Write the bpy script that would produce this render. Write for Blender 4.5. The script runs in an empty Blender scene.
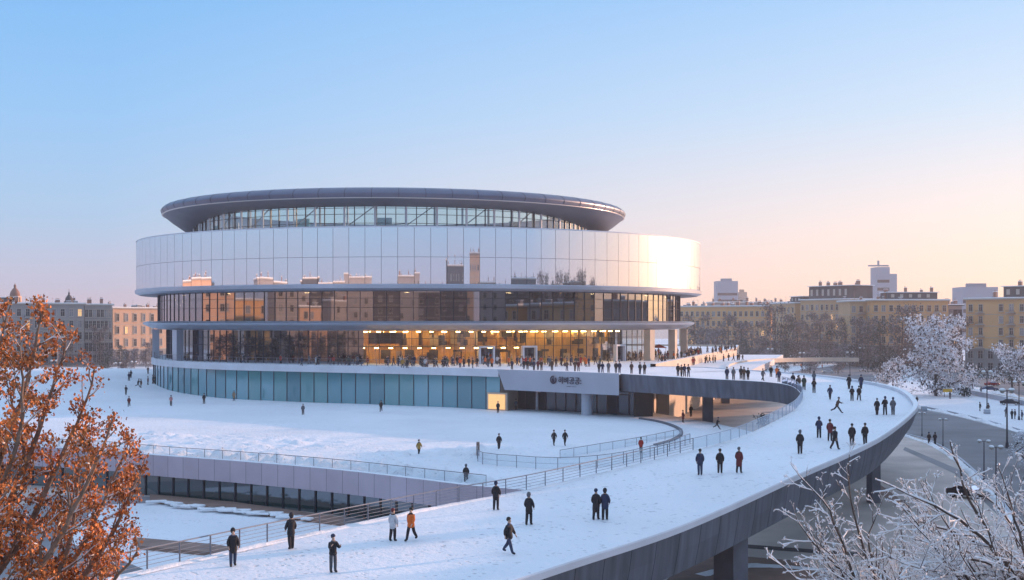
import bpy, bmesh, math, random
import numpy as np
from mathutils import Vector, Matrix, Euler, geometry
random.seed(7); rng = np.random.default_rng(11)
R = math.radians
scene = bpy.context.scene
COL = scene.collection
CAMZ, F, CX, CY = 15.5, 1250.0, 512.0, 322.0
GZ = -4.6
SUN_AZ, SUN_EL = 58.0, 8.3

def at(px, py, z):
    Y = (CAMZ - z) * F / (py - CY)
    return Vector(((px - CX) / F * Y, Y, z))
def atd(px, py, Y):
    return Vector(((px - CX) / F * Y, Y, CAMZ - (py - CY) / F * Y))

# ------------------------------------------------------------------ materials
def mat(name, col=(.5,.5,.5), rough=.6, metal=0.0, noise=0.0, nscale=1.0, bump=0.0, bscale=None, spec=.5, island=0.0, bdist=.05, detail=4, stretch=None, col2=None):
    m = bpy.data.materials.new(name); m.use_nodes = True
    nt = m.node_tree; b = nt.nodes['Principled BSDF']
    b.inputs['Base Color'].default_value = (*col, 1); b.inputs['Roughness'].default_value = rough
    b.inputs['Metallic'].default_value = metal; b.inputs['Specular IOR Level'].default_value = spec
    m.diffuse_color = (*col, 1)
    geo = None
    if noise or bump:
        geo = nt.nodes.new('ShaderNodeTexCoord')
        src = geo.outputs['Object']
        if stretch:
            mp = nt.nodes.new('ShaderNodeMapping'); mp.inputs['Scale'].default_value = stretch
            nt.links.new(src, mp.inputs[0]); src = mp.outputs[0]
    if noise:
        n = nt.nodes.new('ShaderNodeTexNoise'); n.inputs['Scale'].default_value = nscale; n.inputs['Detail'].default_value = detail
        nt.links.new(src, n.inputs['Vector'])
        r = nt.nodes.new('ShaderNodeValToRGB')
        c2 = col2 or tuple(min(1, c * (1 + noise)) for c in col)
        r.color_ramp.elements[0].position = .3; r.color_ramp.elements[1].position = .7
        r.color_ramp.elements[0].color = (*[c * (1 - noise) for c in col], 1) if not col2 else (*col, 1)
        r.color_ramp.elements[1].color = (*c2, 1)
        nt.links.new(n.outputs['Fac'], r.inputs[0]); nt.links.new(r.outputs[0], b.inputs['Base Color'])
    if island:
        g = nt.nodes.new('ShaderNodeNewGeometry'); mx = nt.nodes.new('ShaderNodeHueSaturation')
        mr = nt.nodes.new('ShaderNodeMapRange'); mr.inputs['To Min'].default_value = 1 - island; mr.inputs['To Max'].default_value = 1 + island
        nt.links.new(g.outputs['Random Per Island'], mr.inputs[0]); nt.links.new(mr.outputs[0], mx.inputs['Value'])
        if b.inputs['Base Color'].is_linked: nt.links.new(b.inputs['Base Color'].links[0].from_socket, mx.inputs['Color'])
        else: mx.inputs['Color'].default_value = (*col, 1)
        nt.links.new(mx.outputs[0], b.inputs['Base Color'])
    if bump:
        n2 = nt.nodes.new('ShaderNodeTexNoise'); n2.inputs['Scale'].default_value = bscale or nscale * 3; n2.inputs['Detail'].default_value = 6
        nt.links.new(src, n2.inputs['Vector'])
        bp = nt.nodes.new('ShaderNodeBump'); bp.inputs['Strength'].default_value = bump; bp.inputs['Distance'].default_value = bdist
        nt.links.new(n2.outputs['Fac'], bp.inputs['Height']); nt.links.new(bp.outputs[0], b.inputs['Normal'])
    return m

def glass_mat(name, tint, refl, trans_tint, rough=.02, gcol=(.9,.92,1)):
    """curtain wall glass: reflecting coat over a see-through or tinted pane"""
    m = bpy.data.materials.new(name); m.use_nodes = True
    nt = m.node_tree; nt.nodes.clear()
    out = nt.nodes.new('ShaderNodeOutputMaterial'); mix = nt.nodes.new('ShaderNodeMixShader')
    gl = nt.nodes.new('ShaderNodeBsdfGlossy'); gl.inputs['Roughness'].default_value = rough; gl.inputs['Color'].default_value = (*gcol, 1)
    lw = nt.nodes.new('ShaderNodeFresnel'); lw.inputs['IOR'].default_value = 1.5
    mr = nt.nodes.new('ShaderNodeMath'); mr.operation = 'ADD'; mr.use_clamp = True; mr.inputs[1].default_value = refl
    nt.links.new(lw.outputs[0], mr.inputs[0]); nt.links.new(mr.outputs[0], mix.inputs[0])
    tr = nt.nodes.new('ShaderNodeBsdfTransparent'); tr.inputs['Color'].default_value = (*trans_tint, 1)
    df = nt.nodes.new('ShaderNodeBsdfDiffuse'); df.inputs['Color'].default_value = (*tint, 1)
    m2 = nt.nodes.new('ShaderNodeMixShader'); m2.inputs[0].default_value = .15 if max(trans_tint) > .05 else 1.0
    nt.links.new(tr.outputs[0], m2.inputs[1]); nt.links.new(df.outputs[0], m2.inputs[2])
    nt.links.new(m2.outputs[0], mix.inputs[1]); nt.links.new(gl.outputs[0], mix.inputs[2]); nt.links.new(mix.outputs[0], out.inputs[0])
    return m

def emit_mat(name, col, s):
    m = bpy.data.materials.new(name); m.use_nodes = True; nt = m.node_tree
    b = nt.nodes['Principled BSDF']; b.inputs['Base Color'].default_value = (*col, 1)
    b.inputs['Emission Color'].default_value = (*col, 1); b.inputs['Emission Strength'].default_value = s
    return m

def snow_mat(name, col=(.80,.81,.84), tracks=True):
    m = bpy.data.materials.new(name); m.use_nodes = True; nt = m.node_tree; b = nt.nodes['Principled BSDF']
    b.inputs['Roughness'].default_value = .55; b.inputs['Specular IOR Level'].default_value = .25
    tc = nt.nodes.new('ShaderNodeTexCoord')
    n = nt.nodes.new('ShaderNodeTexNoise'); n.inputs['Scale'].default_value = .06; n.inputs['Detail'].default_value = 5
    nt.links.new(tc.outputs['Object'], n.inputs['Vector'])
    r = nt.nodes.new('ShaderNodeValToRGB'); r.color_ramp.elements[0].position = .3; r.color_ramp.elements[1].position = .62
    r.color_ramp.elements[0].color = (*[c * .9 for c in col], 1); r.color_ramp.elements[1].color = (*col, 1)
    nt.links.new(n.outputs['Fac'], r.inputs[0])
    # trodden specks
    v = nt.nodes.new('ShaderNodeTexNoise'); v.inputs['Scale'].default_value = 1.7; v.inputs['Detail'].default_value = 3
    nt.links.new(tc.outputs['Object'], v.inputs['Vector'])
    r2 = nt.nodes.new('ShaderNodeValToRGB'); r2.color_ramp.elements[0].position = .27; r2.color_ramp.elements[1].position = .36
    r2.color_ramp.elements[0].color = (.62,.62,.65,1); r2.color_ramp.elements[1].color = (1,1,1,1)
    nt.links.new(v.outputs['Fac'], r2.inputs[0])
    mx = nt.nodes.new('ShaderNodeMixRGB'); mx.blend_type = 'MULTIPLY'; mx.inputs[0].default_value = 1 if tracks else 0
    nt.links.new(r.outputs[0], mx.inputs[1]); nt.links.new(r2.outputs[0], mx.inputs[2]); nt.links.new(mx.outputs[0], b.inputs['Base Color'])
    vo_ = nt.nodes.new('ShaderNodeTexVoronoi'); vo_.inputs['Scale'].default_value = 1.9; vo_.inputs['Randomness'].default_value = 1.0; nt.links.new(tc.outputs['Object'], vo_.inputs['Vector'])
    pit = nt.nodes.new('ShaderNodeMapRange'); pit.inputs['From Min'].default_value = .10; pit.inputs['From Max'].default_value = .24; nt.links.new(vo_.outputs['Distance'], pit.inputs[0])
    wh = nt.nodes.new('ShaderNodeTexNoise'); wh.inputs['Scale'].default_value = .16; wh.inputs['Detail'].default_value = 2; wh.inputs['Distortion'].default_value = 1.2; nt.links.new(tc.outputs['Object'], wh.inputs['Vector'])
    wm = nt.nodes.new('ShaderNodeMapRange'); wm.inputs['From Min'].default_value = .45; wm.inputs['From Max'].default_value = .58; nt.links.new(wh.outputs['Fac'], wm.inputs[0])
    pm = nt.nodes.new('ShaderNodeMixRGB'); pm.inputs[1].default_value = (1,1,1,1); nt.links.new(wm.outputs[0], pm.inputs[0]); nt.links.new(pit.outputs[0], pm.inputs[2])
    dk_ = nt.nodes.new('ShaderNodeMixRGB'); dk_.blend_type = 'MULTIPLY'; dk_.inputs[0].default_value = .30 if tracks else 0; nt.links.new(mx.outputs[0], dk_.inputs[1]); nt.links.new(pm.outputs[0], dk_.inputs[2]); nt.links.new(dk_.outputs[0], b.inputs['Base Color'])
    f = nt.nodes.new('ShaderNodeTexNoise'); f.inputs['Scale'].default_value = 1.6; f.inputs['Detail'].default_value = 7; f.inputs['Roughness'].default_value = .65
    nt.links.new(tc.outputs['Object'], f.inputs['Vector'])
    bp = nt.nodes.new('ShaderNodeBump'); bp.inputs['Strength'].default_value = .6; bp.inputs['Distance'].default_value = .22
    ad = nt.nodes.new('ShaderNodeMath'); ad.operation = 'MULTIPLY_ADD'; ad.inputs[1].default_value = .8 if tracks else 0; nt.links.new(pm.outputs[0], ad.inputs[0]); nt.links.new(f.outputs['Fac'], ad.inputs[2])
    nt.links.new(ad.outputs[0], bp.inputs['Height']); nt.links.new(bp.outputs[0], b.inputs['Normal'])
    return m

M = {}
M['snow'] = snow_mat('snow'); M['snow_clean'] = snow_mat('snow_clean', (.82,.83,.85), False)
M['mirror'] = None
M['glassdark'] = glass_mat('glass_dark', (.006,.009,.016), .22, (0,0,0))
M['glassview'] = glass_mat('glass_view', (.05,.05,.05), .06, (.8,.78,.72))
M['glassmid'] = glass_mat('glass_mid', (.008,.010,.016), .30, (.10,.11,.14))
M['clerestory'] = glass_mat('clerestory_glass', (.12,.25,.24), .12, (.62,.80,.80))
M['tealglass'] = glass_mat('teal_glass', (.055,.235,.275), .12, (0,0,0), .08)
M['recessglass'] = glass_mat('recess_glass', (.02,.04,.06), .03, (0,0,0), .05)
M['courtglass'] = glass_mat('court_glass', (.01,.05,.055), .16, (0,0,0), .05)
M['railglass'] = glass_mat('rail_glass', (.5,.6,.65), .03, (.86,.92,.94), .05)
M['mullion'] = mat('mullion_dark', (.045,.05,.07), .4, .6)
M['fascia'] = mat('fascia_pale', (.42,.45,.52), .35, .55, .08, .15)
M['slab'] = mat('slab_white', (.62,.62,.66), .6, 0, .08, .3)
M['cladding'] = mat('cladding_dark', (.095,.11,.14), .5, .3, .30, 1.1, island=.12, stretch=(1.4,1.4,.12))
M['cladback'] = mat('cladding_joint', (.02,.022,.03), .7)
M['ringtop'] = mat('ring_metal', (.15,.165,.22), .38, .7, .08, .2)
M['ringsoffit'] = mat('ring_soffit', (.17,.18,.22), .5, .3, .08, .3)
M['trim'] = mat('bright_metal', (.62,.57,.55), .3, .8)
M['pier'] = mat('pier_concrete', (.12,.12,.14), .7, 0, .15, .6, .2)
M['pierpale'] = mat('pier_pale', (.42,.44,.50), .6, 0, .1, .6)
M['lilac'] = mat('lilac_cladding', (.52,.44,.50), .5, .1, .06, .4, island=.05)
M['warmwall'] = mat('warm_wood', (.52,.31,.11), .6, 0, .25, .8, stretch=(6,6,.4))
M['beige'] = mat('beige_stone', (.46,.38,.31), .7, 0, .12, .5)
M['darkint'] = mat('interior_dark', (.05,.045,.045), .8)
M['lamp'] = emit_mat('warm_lamp', (1.0,.66,.25), 30.0)
M['lampsoft'] = emit_mat('warm_window', (1.0,.55,.20), .5)
M['pave'] = mat('paving', (.52,.44,.39), .75, 0, .22, .12, .3, 1.2, island=0)
M['asphalt'] = mat('asphalt', (.165,.16,.17), .7, 0, .25, .1, .3, 4)
M['slush'] = mat('slushy_road', (.2,.19,.2), .6, 0, .3, .08, .3, 1)
M['line'] = mat('road_paint', (.6,.6,.6), .7)
M['brick'] = mat('brown_brick_band', (.22,.14,.11), .8, 0, .2, .5)
M['rail'] = mat('rail_metal', (.20,.21,.24), .35, .8)
M['bark'] = mat('bark', (.075,.058,.05), .9, 0, .3, 6)
M['barkpale'] = mat('bark_pale', (.20,.14,.105), .85, 0, .35, 5)
M['leaf'] = mat('autumn_leaf', (.46,.15,.038), .7, 0, .4, .9, island=.65)
M['frost'] = mat('frosted_foliage', (.74,.74,.78), .8, 0, .15, .5, island=.25)
M['frostdark'] = mat('dark_foliage', (.075,.075,.075), .9, 0, .3, .5, island=.4)
M['haze_tree'] = mat('bare_twigs', (.13,.105,.10), .9, 0, .25, .2, island=.35)
M['frosthaze'] = mat('hazy_frosted_twigs', (.30,.28,.30), .9, 0, .2, .3, island=.2)  # frost greyed in the colour to give far trees a hazy look
M['evergreen'] = mat('evergreen', (.035,.05,.04), .9, 0, .3, .3, island=.4)

def mirror_mat():
    m = bpy.data.materials.new('mirror_panel'); m.use_nodes = True; nt = m.node_tree; nt.nodes.clear()
    out = nt.nodes.new('ShaderNodeOutputMaterial')
    a = nt.nodes.new('ShaderNodeBsdfGlossy'); a.inputs['Roughness'].default_value = .015; a.inputs['Color'].default_value = (.77,.80,.86,1)
    b = nt.nodes.new('ShaderNodeBsdfGlossy'); b.inputs['Roughness'].default_value = .34; b.inputs['Color'].default_value = (.8,.8,.82,1)
    x = nt.nodes.new('ShaderNodeMixShader'); x.inputs[0].default_value = .11
    nt.links.new(a.outputs[0], x.inputs[1]); nt.links.new(b.outputs[0], x.inputs[2]); nt.links.new(x.outputs[0], out.inputs[0])
    return m
M['mirror'] = mirror_mat()

# ------------------------------------------------------------------ mesh builder
up0 = Vector((0,0,1))
class MB:
    def __init__(s): s.v = []; s.f = []; s.m = []; s.ms = []
    def mi(s, m):
        if m not in s.ms: s.ms.append(m)
        return s.ms.index(m)
    def add(s, vs, fs, m):
        o = len(s.v); s.v += [tuple(v) for v in vs]; k = s.mi(m)
        for f in fs: s.f.append(tuple(i + o for i in f)); s.m.append(k)
    def box(s, c, d, m, rz=0, mtx=None):
        hx, hy, hz = d[0]/2, d[1]/2, d[2]/2
        vs = [Vector((x, y, z)) for x in (-hx, hx) for y in (-hy, hy) for z in (-hz, hz)]
        if mtx is not None: vs = [mtx @ v for v in vs]
        elif rz: q = Matrix.Rotation(rz, 3, 'Z'); vs = [q @ v for v in vs]
        vs = [v + Vector(c) for v in vs]
        s.add(vs, [(0,1,3,2),(4,6,7,5),(0,4,5,1),(2,3,7,6),(0,2,6,4),(1,5,7,3)], m)
    def bar(s, a, b, w, h, m):
        a, b = Vector(a), Vector(b); d = b - a; L = d.length
        if L < 1e-5: return
        q = d.to_track_quat('X', 'Z').to_matrix()
        s.box((a + b) / 2, (L, w, h), m, mtx=q)
    def tube(s, a, b, r0, r1, m, n=5, caps=False):
        a, b = Vector(a), Vector(b); d = b - a
        if d.length < 1e-6: return
        q = d.to_track_quat('Z', 'X').to_matrix()
        vs = []
        for p, r in ((a, r0), (b, r1)):
            for i in range(n):
                t = 2 * math.pi * i / n
                vs.append(p + q @ Vector((r * math.cos(t), r * math.sin(t), 0)))
        fs = [(i, (i + 1) % n, n + (i + 1) % n, n + i) for i in range(n)]
        if caps: fs += [tuple(range(n - 1, -1, -1)), tuple(range(n, 2 * n))]
        s.add(vs, fs, m)
    def prism(s, poly, z0, z1, m, mtop=None):
        n = len(poly)
        vs = [(p[0], p[1], z0) for p in poly] + [(p[0], p[1], z1) for p in poly]
        s.add(vs, [(i, (i + 1) % n, n + (i + 1) % n, n + i) for i in range(n)] + [tuple(range(n - 1, -1, -1))], m)
        s.add([(p[0], p[1], z1) for p in poly], [tuple(range(n))], mtop or m)
    def strip(s, a, b, m, closed=False):
        n = len(a); o = list(a) + list(b)
        k = n if closed else n - 1
        s.add(o, [(i, (i + 1) % n, n + (i + 1) % n, n + i) for i in range(k)], m)
    def revolve(s, prof, m, c=(0, 0), a0=-180, a1=180, n=160, zfun=None):
        rows = []
        for i in range(n + 1):
            a = R(a0 + (a1 - a0) * i / n)
            rows.append([(c[0] + r * math.sin(a), c[1] - r * math.cos(a), z) for r, z in (prof if not zfun else zfun(math.degrees(a)))])
        k = len(rows[0]); vs = [p for r_ in rows for p in r_]
        s.add(vs, [(i*k+j, (i+1)*k+j, (i+1)*k+j+1, i*k+j+1) for i in range(n) for j in range(k - 1)], m)
    def build(s, name, parent=None, smooth=False, loc=None):
        me = bpy.data.meshes.new(name); me.from_pydata(s.v, [], s.f)
        for m in s.ms: me.materials.append(m)
        me.polygons.foreach_set('material_index', s.m)
        if smooth: me.polygons.foreach_set('use_smooth', [True] * len(s.f))
        me.update()
        o = bpy.data.objects.new(name, me); COL.objects.link(o)
        if parent: o.parent = parent
        if loc is not None: o.location = loc
        return o

def recalc(o):
    bm = bmesh.new(); bm.from_mesh(o.data); bmesh.ops.recalc_face_normals(bm, faces=bm.faces); bm.to_mesh(o.data); bm.free(); return o

def tag(o, label=None, cat=None, group=None, kind=None):
    if label: o['label'] = label
    if cat: o['category'] = cat
    if group: o['group'] = group
    if kind: o['kind'] = kind
    return o
def empty(name, loc=(0,0,0), rz=0, **k):
    o = bpy.data.objects.new(name, None); o.location = loc; o.rotation_euler.z = rz; o.empty_display_size = .5
    COL.objects.link(o); return tag(o, **k)
def copy_tree(o, parent=None):
    c = o.copy(); COL.objects.link(c)
    if parent: c.parent = parent
    for ch in list(o.children): copy_tree(ch, c)
    return c

def each(mb, name, locs, par, rots=None):
    o = mb.build(name, par); o.location = locs[0]
    if rots: o.rotation_euler.z = rots[0]
    for i, l in enumerate(locs[1:]):
        c = o.copy(); COL.objects.link(c); c.parent = par; c.location = l
        if rots: c.rotation_euler.z = rots[i+1]
def catmull(pts, n):
    """resample a polyline of vectors by arclength after catmull-rom smoothing"""
    P = [Vector(p) for p in pts]; P = [2*P[0]-P[1]] + P + [2*P[-1]-P[-2]]
    out = []
    for i in range(1, len(P) - 2):
        for k in range(24):
            t = k / 24; p0, p1, p2, p3 = P[i-1:i+3]
            out.append(.5*((2*p1)+(p2-p0)*t+(2*p0-5*p1+4*p2-p3)*t*t+(3*p1-p0-3*p2+p3)*t**3))
    out.append(P[-2]); d = [0]
    for a, b in zip(out, out[1:]): d.append(d[-1] + (b - a).length)
    L = d[-1]; res = []; j = 0
    for i in range(n):
        t = L * i / (n - 1)
        while j < len(d) - 2 and d[j+1] < t: j += 1
        u = (t - d[j]) / max(1e-9, d[j+1] - d[j]); res.append(out[j].lerp(out[j+1], min(1, u)))
    return res, L

# ------------------------------------------------------------------ camera, world, sun
cam = bpy.data.cameras.new('camera'); cam.sensor_width = 36; cam.lens = F / 1024 * 36; cam.shift_y = 32 / 1024
cam.clip_start = .1; cam.clip_end = 8000
co = bpy.data.objects.new('camera', cam); COL.objects.link(co); co.location = (0, 0, CAMZ); co.rotation_euler = (R(90), 0, 0); scene.camera = co

w = bpy.data.worlds.new('World'); scene.world = w; w.use_nodes = True; nt = w.node_tree
bg = nt.nodes['Background']
sky = nt.nodes.new('ShaderNodeTexSky'); sky.sky_type = 'NISHITA'; sky.sun_disc = False
sky.sun_elevation = R(SUN_EL); sky.sun_rotation = R(SUN_AZ); sky.air_density = 1.0; sky.dust_density = 2.0; sky.ozone_density = 2.0
SKY_S = .12
# soft dawn tint laid over the physical sky, by direction in the world (height above horizon, side towards the sun)
tc = nt.nodes.new('ShaderNodeTexCoord'); sx = nt.nodes.new('ShaderNodeSeparateXYZ'); nt.links.new(tc.outputs['Generated'], sx.inputs[0])
def vm(op, a, b=None, clamp=False):
    n = nt.nodes.new('ShaderNodeMath'); n.operation = op; n.use_clamp = clamp
    for i, v in enumerate((a, b)):
        if v is None: continue
        if isinstance(v, (int, float)): n.inputs[i].default_value = v
        else: nt.links.new(v, n.inputs[i])
    return n.outputs[0]
def ramp(src, stops):
    r = nt.nodes.new('ShaderNodeValToRGB'); cr = r.color_ramp
    while len(cr.elements) < len(stops): cr.elements.new(.5)
    for e, (p, c) in zip(cr.elements, stops): e.position = p; e.color = (*c, 1)
    nt.links.new(src, r.inputs[0]); return r.outputs[0]
def lin(r, g, b): return tuple(((c/255+.055)/1.055)**2.4 for c in (r, g, b))
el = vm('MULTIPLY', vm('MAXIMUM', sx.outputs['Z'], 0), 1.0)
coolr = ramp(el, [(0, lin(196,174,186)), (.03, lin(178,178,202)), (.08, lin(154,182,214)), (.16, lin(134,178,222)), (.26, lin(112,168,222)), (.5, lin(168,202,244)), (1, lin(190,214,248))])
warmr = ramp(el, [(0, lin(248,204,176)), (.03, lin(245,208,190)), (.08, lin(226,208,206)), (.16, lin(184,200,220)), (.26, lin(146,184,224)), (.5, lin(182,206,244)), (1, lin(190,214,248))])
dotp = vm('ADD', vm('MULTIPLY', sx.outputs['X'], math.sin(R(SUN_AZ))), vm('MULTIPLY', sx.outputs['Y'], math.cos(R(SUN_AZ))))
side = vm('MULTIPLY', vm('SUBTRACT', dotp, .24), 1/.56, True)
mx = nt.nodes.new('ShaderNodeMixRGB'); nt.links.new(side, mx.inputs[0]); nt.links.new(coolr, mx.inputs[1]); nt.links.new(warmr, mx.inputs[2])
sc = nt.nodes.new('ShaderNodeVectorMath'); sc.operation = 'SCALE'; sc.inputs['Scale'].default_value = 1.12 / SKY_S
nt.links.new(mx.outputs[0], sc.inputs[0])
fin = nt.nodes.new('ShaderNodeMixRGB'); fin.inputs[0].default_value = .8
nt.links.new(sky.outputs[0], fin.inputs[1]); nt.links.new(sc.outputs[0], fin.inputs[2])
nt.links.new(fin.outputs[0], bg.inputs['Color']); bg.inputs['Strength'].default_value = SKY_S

sl = bpy.data.lights.new('sun', 'SUN'); sl.energy = 5.0; sl.angle = R(.5); sl.color = (1, .57, .36)
so = bpy.data.objects.new('sun', sl); COL.objects.link(so)
sd = Vector((math.sin(R(SUN_AZ))*math.cos(R(SUN_EL)), math.cos(R(SUN_AZ))*math.cos(R(SUN_EL)), math.sin(R(SUN_EL))))
so.rotation_euler = (-sd).to_track_quat('-Z', 'Y').to_euler()
scene.view_settings.view_transform = 'Standard'; scene.view_settings.look = 'None'; scene.view_settings.exposure = 0.40; scene.view_settings.gamma = 1
scene.cycles.max_bounces = 6; scene.cycles.transparent_max_bounces = 12; scene.cycles.sample_clamp_indirect = 4

# ------------------------------------------------------------------ ground
def sheet(name, pts, z, m, kind='structure', **k):
    b = MB(); b.add([(p[0], p[1], z) for p in pts], [tuple(range(len(pts)))], m)
    o = b.build(name); recalc(o)
    if o.data.polygons[0].normal.z < 0: o.data.flip_normals()
    return tag(o, kind=kind, **k)
def pxs(l, z=GZ): return [at(x, y, z) for x, y in l]
sheet('ground', [(-3500,-1500),(3500,-1500),(3500,5000),(-3500,5000)], GZ, M['pave'])
# snow covered grounds left, far and along the pavement
sheet('snow_ground', [(-600,-50),(-62,90),(-100,150),(-130,330),(-80,420),(30,430),(70,352),(112,345),(400,420),(900,640),(900,1500),(-900,1500)], GZ+.004, M['snow'])
sheet('snow_pavement', pxs([(880,384),(905,378),(960,390),(1060,412),(1200,448),(1200,485),(1024,431),(960,414),(915,405)]), GZ+.012, M['snow'])
sheet('street', pxs([(760,412),(915,404),(960,413),(1024,430),(1200,484),(1200,640),(1040,560),(985,480),(930,440),(860,425)]), GZ+.008, M['asphalt'])
sheet('side_street', pxs([(790,366),(860,362),(905,372),(960,384),(1060,402),(1200,440),(1200,400),(1060,378),(930,362),(860,357)]), GZ+.016, M['asphalt'])
sheet('boulevard', [(-700,470),(-700,520),(60,640),(900,640),(900,612),(60,600)], GZ+.02, M['slush'])
sheet('road', [(-500,430),(-500,455),(-120,500),(-60,520),(-60,500),(-120,470)], GZ+.024, M['slush'])
sheet('side_street', pxs([(765,386),(790,372),(835,365.5),(900,363),(906,372),(888,384),(876,394),(850,388)]), GZ+.028, M['asphalt'])
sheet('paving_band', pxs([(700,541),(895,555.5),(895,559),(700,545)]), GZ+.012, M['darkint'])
sheet('paving_band', pxs([(690,552),(800,561),(880,600),(650,600)]), GZ+.008, M['brick'])
sheet('paving_band', pxs([(878,483),(912,508),(908,514),(872,488)]), GZ+.012, M['brick'])
sheet('paving_band', pxs([(905,447),(960,470),(1010,520),(1006,523),(955,474),(903,450)]), GZ+.013, M['slush'])
# painted lines on the street
b = MB()
for (x0, y0, x1, y1) in [(918,409,960,417),(960,417,1024,434),(1024,434,1150,470)]:
    p, q = at(x0, y0, GZ+.014), at(x1, y1, GZ+.014); d = (q - p).normalized(); n = Vector((-d.y, d.x, 0)) * .12
    b.add([p-n, q-n, q+n, p+n], [(0,1,2,3)], M['line'])
tag(b.build('road_markings'), kind='structure')
# kerbs
def kerb(name, pts, w_=.3, h=.13, m=None):
    b = MB(); P, L = catmull(pts, 40)
    for a, c in zip(P, P[1:]): b.bar(a + Vector((0,0,h/2)), c + Vector((0,0,h/2)), w_, h, m or M['pierpale'])
    return tag(b.build(name), kind='structure')
kerb('kerb', pxs([(915,405),(960,414),(1024,431),(1200,485)], GZ+.02))
kerb('kerb', pxs([(860,425),(930,441),(985,481),(1040,561)], GZ+.02))

def ridge(name, P, w_, h, kind='stuff', parent=None):
    Pq, L = catmull(P, max(8, int(sum((Vector(b_)-Vector(a_)).length for a_, b_ in zip(P, P[1:]))/.45))); b = MB(); K = 6; vs = []
    for i, p in enumerate(Pq):
        t = Pq[min(i+1, len(Pq)-1)] - Pq[max(i-1, 0)]; t.z = 0; t.normalize(); nn = Vector((t.y, -t.x, 0)); e = min(1, i/4, (len(Pq)-1-i)/4); big = .55+.45*math.sin(i*.21)+random.uniform(-.2,.3)
        for k in range(K+1):
            u = k/K*2-1; vs.append(p + nn*(u*w_*.5*(.8+.4*random.random())) + up0*max(-.02, (1-u*u)*h*e*big*random.uniform(.7,1.2)))
    b.add(vs, [(i*(K+1)+k, i*(K+1)+k+1, (i+1)*(K+1)+k+1, (i+1)*(K+1)+k) for i in range(len(Pq)-1) for k in range(K)], M['snow_clean'])
    o = b.build(name, None, True)
    return tag(o, 'bank of ploughed snow along the kerb', 'snow', kind=kind)
ridge('snow_bank', pxs([(914,407),(960,416),(1024,433),(1200,487)], GZ+.03), 1.5, .55)
ridge('snow_bank', pxs([(866,428),(930,444),(983,485),(1036,563)], GZ+.03), 1.1, .4)
ridge('snow_bank', pxs([(700,575),(760,566),(860,575),(960,600)], GZ+.03), 1.2, .3)
ridge('snow_bank', pxs([(905,372),(960,386),(1060,405)], GZ+.05), 1.6, .6)
# ------------------------------------------------------------------ plaza
def pz(x, y):
    t = max(0, min(1, (-x - 45) / 60)) * max(0, min(1, (y - 215) / 80)); return 2.7 * t * t * (3 - 2 * t)
PLAZA_FRONT = [Vector(p) for p in [(-70,158,0),(-49,149,0),(-41,143.5,0),(-29,136.5,0),(-17.8,129,0),(-9,121.5,0),(-2.6,116,0),(6,112.5,0),(16,117,0)]]
PF, _ = catmull(PLAZA_FRONT, 60)
plaza_poly = [(p.x, p.y) for p in PF] + [(25,128),(31.5,142),(35.5,158),(35.5,170),(33,181),(31,193),(27,204),(24,214),(14,224),(-2,232),(-23,240),(-45,258),(-72,275),(-85,300),(-85,345),(-140,345),(-150,300),(-115,210),(-95,172)]
def relief(x, y):
    # shovelled bank behind the front edge, trodden trail lumps
    d = min((Vector((x, y)) - p.to_2d()).length for p in PF)
    h = .05 * math.sin(x * .23 + 1.3) * math.sin(y * .19)
    n = math.sin(x*1.7+y*.9)*math.sin(y*1.3-x*.6) + .6*math.sin(x*3.1-y*2.2)
    n += random.uniform(-1.1,1.1)
    if d < 9: h += max(0, .5 * math.exp(-((d - 2.2) / 1.6) ** 2) * (1 + .9 * n)) + .26 * math.exp(-((d - 6.5) / 2.2) ** 2) * max(0, n)
    for cx_, cy_, s in ((-30,158,10),(-50,170,12),(-12,143,8),(-2,150,7)):
        h += .34 * math.exp(-(((x-cx_)**2+((y-cy_)*1.1)**2)/s**2)) * max(0, n)
    return h
pts = [Vector(p) for p in plaza_poly]; nb = len(pts)
def inside(x, y, poly):
    c = False; j = len(poly) - 1
    for i in range(len(poly)):
        xi, yi = poly[i][0], poly[i][1]; xj, yj = poly[j][0], poly[j][1]
        if (yi > y) != (yj > y) and x < (xj - xi) * (y - yi) / (yj - yi) + xi: c = not c
        j = i
    return c
inner = []
y = 108
while y < 345:
    st = .85 if y < 172 else 3.0
    x = -150
    while x < 40:
        xx, yy = x + random.uniform(-.2, .2) * st, y + random.uniform(-.2, .2) * st
        if inside(xx, yy, plaza_poly): inner.append(Vector((xx, yy)))
        x += st
    y += st
vo, ed, fa, *_ = geometry.delaunay_2d_cdt(pts + inner, [], [list(range(nb))], 1, .01)
b = MB(); b.add([(v.x, v.y, pz(v.x, v.y) + relief(v.x, v.y)) for v in vo], fa, M['snow'])
o = b.build('snow_ground', smooth=True); tag(o, kind='structure')
b = MB(); n = nb
b.add([(p.x, p.y, GZ) for p in pts] + [(p.x, p.y, pz(p.x, p.y) + relief(p.x, p.y)) for p in pts], [(i, (i+1) % n, n+(i+1) % n, n+i) for i in range(58, n)], M['pier'])
tag(b.build('terrain_edge'), kind='structure')

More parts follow.
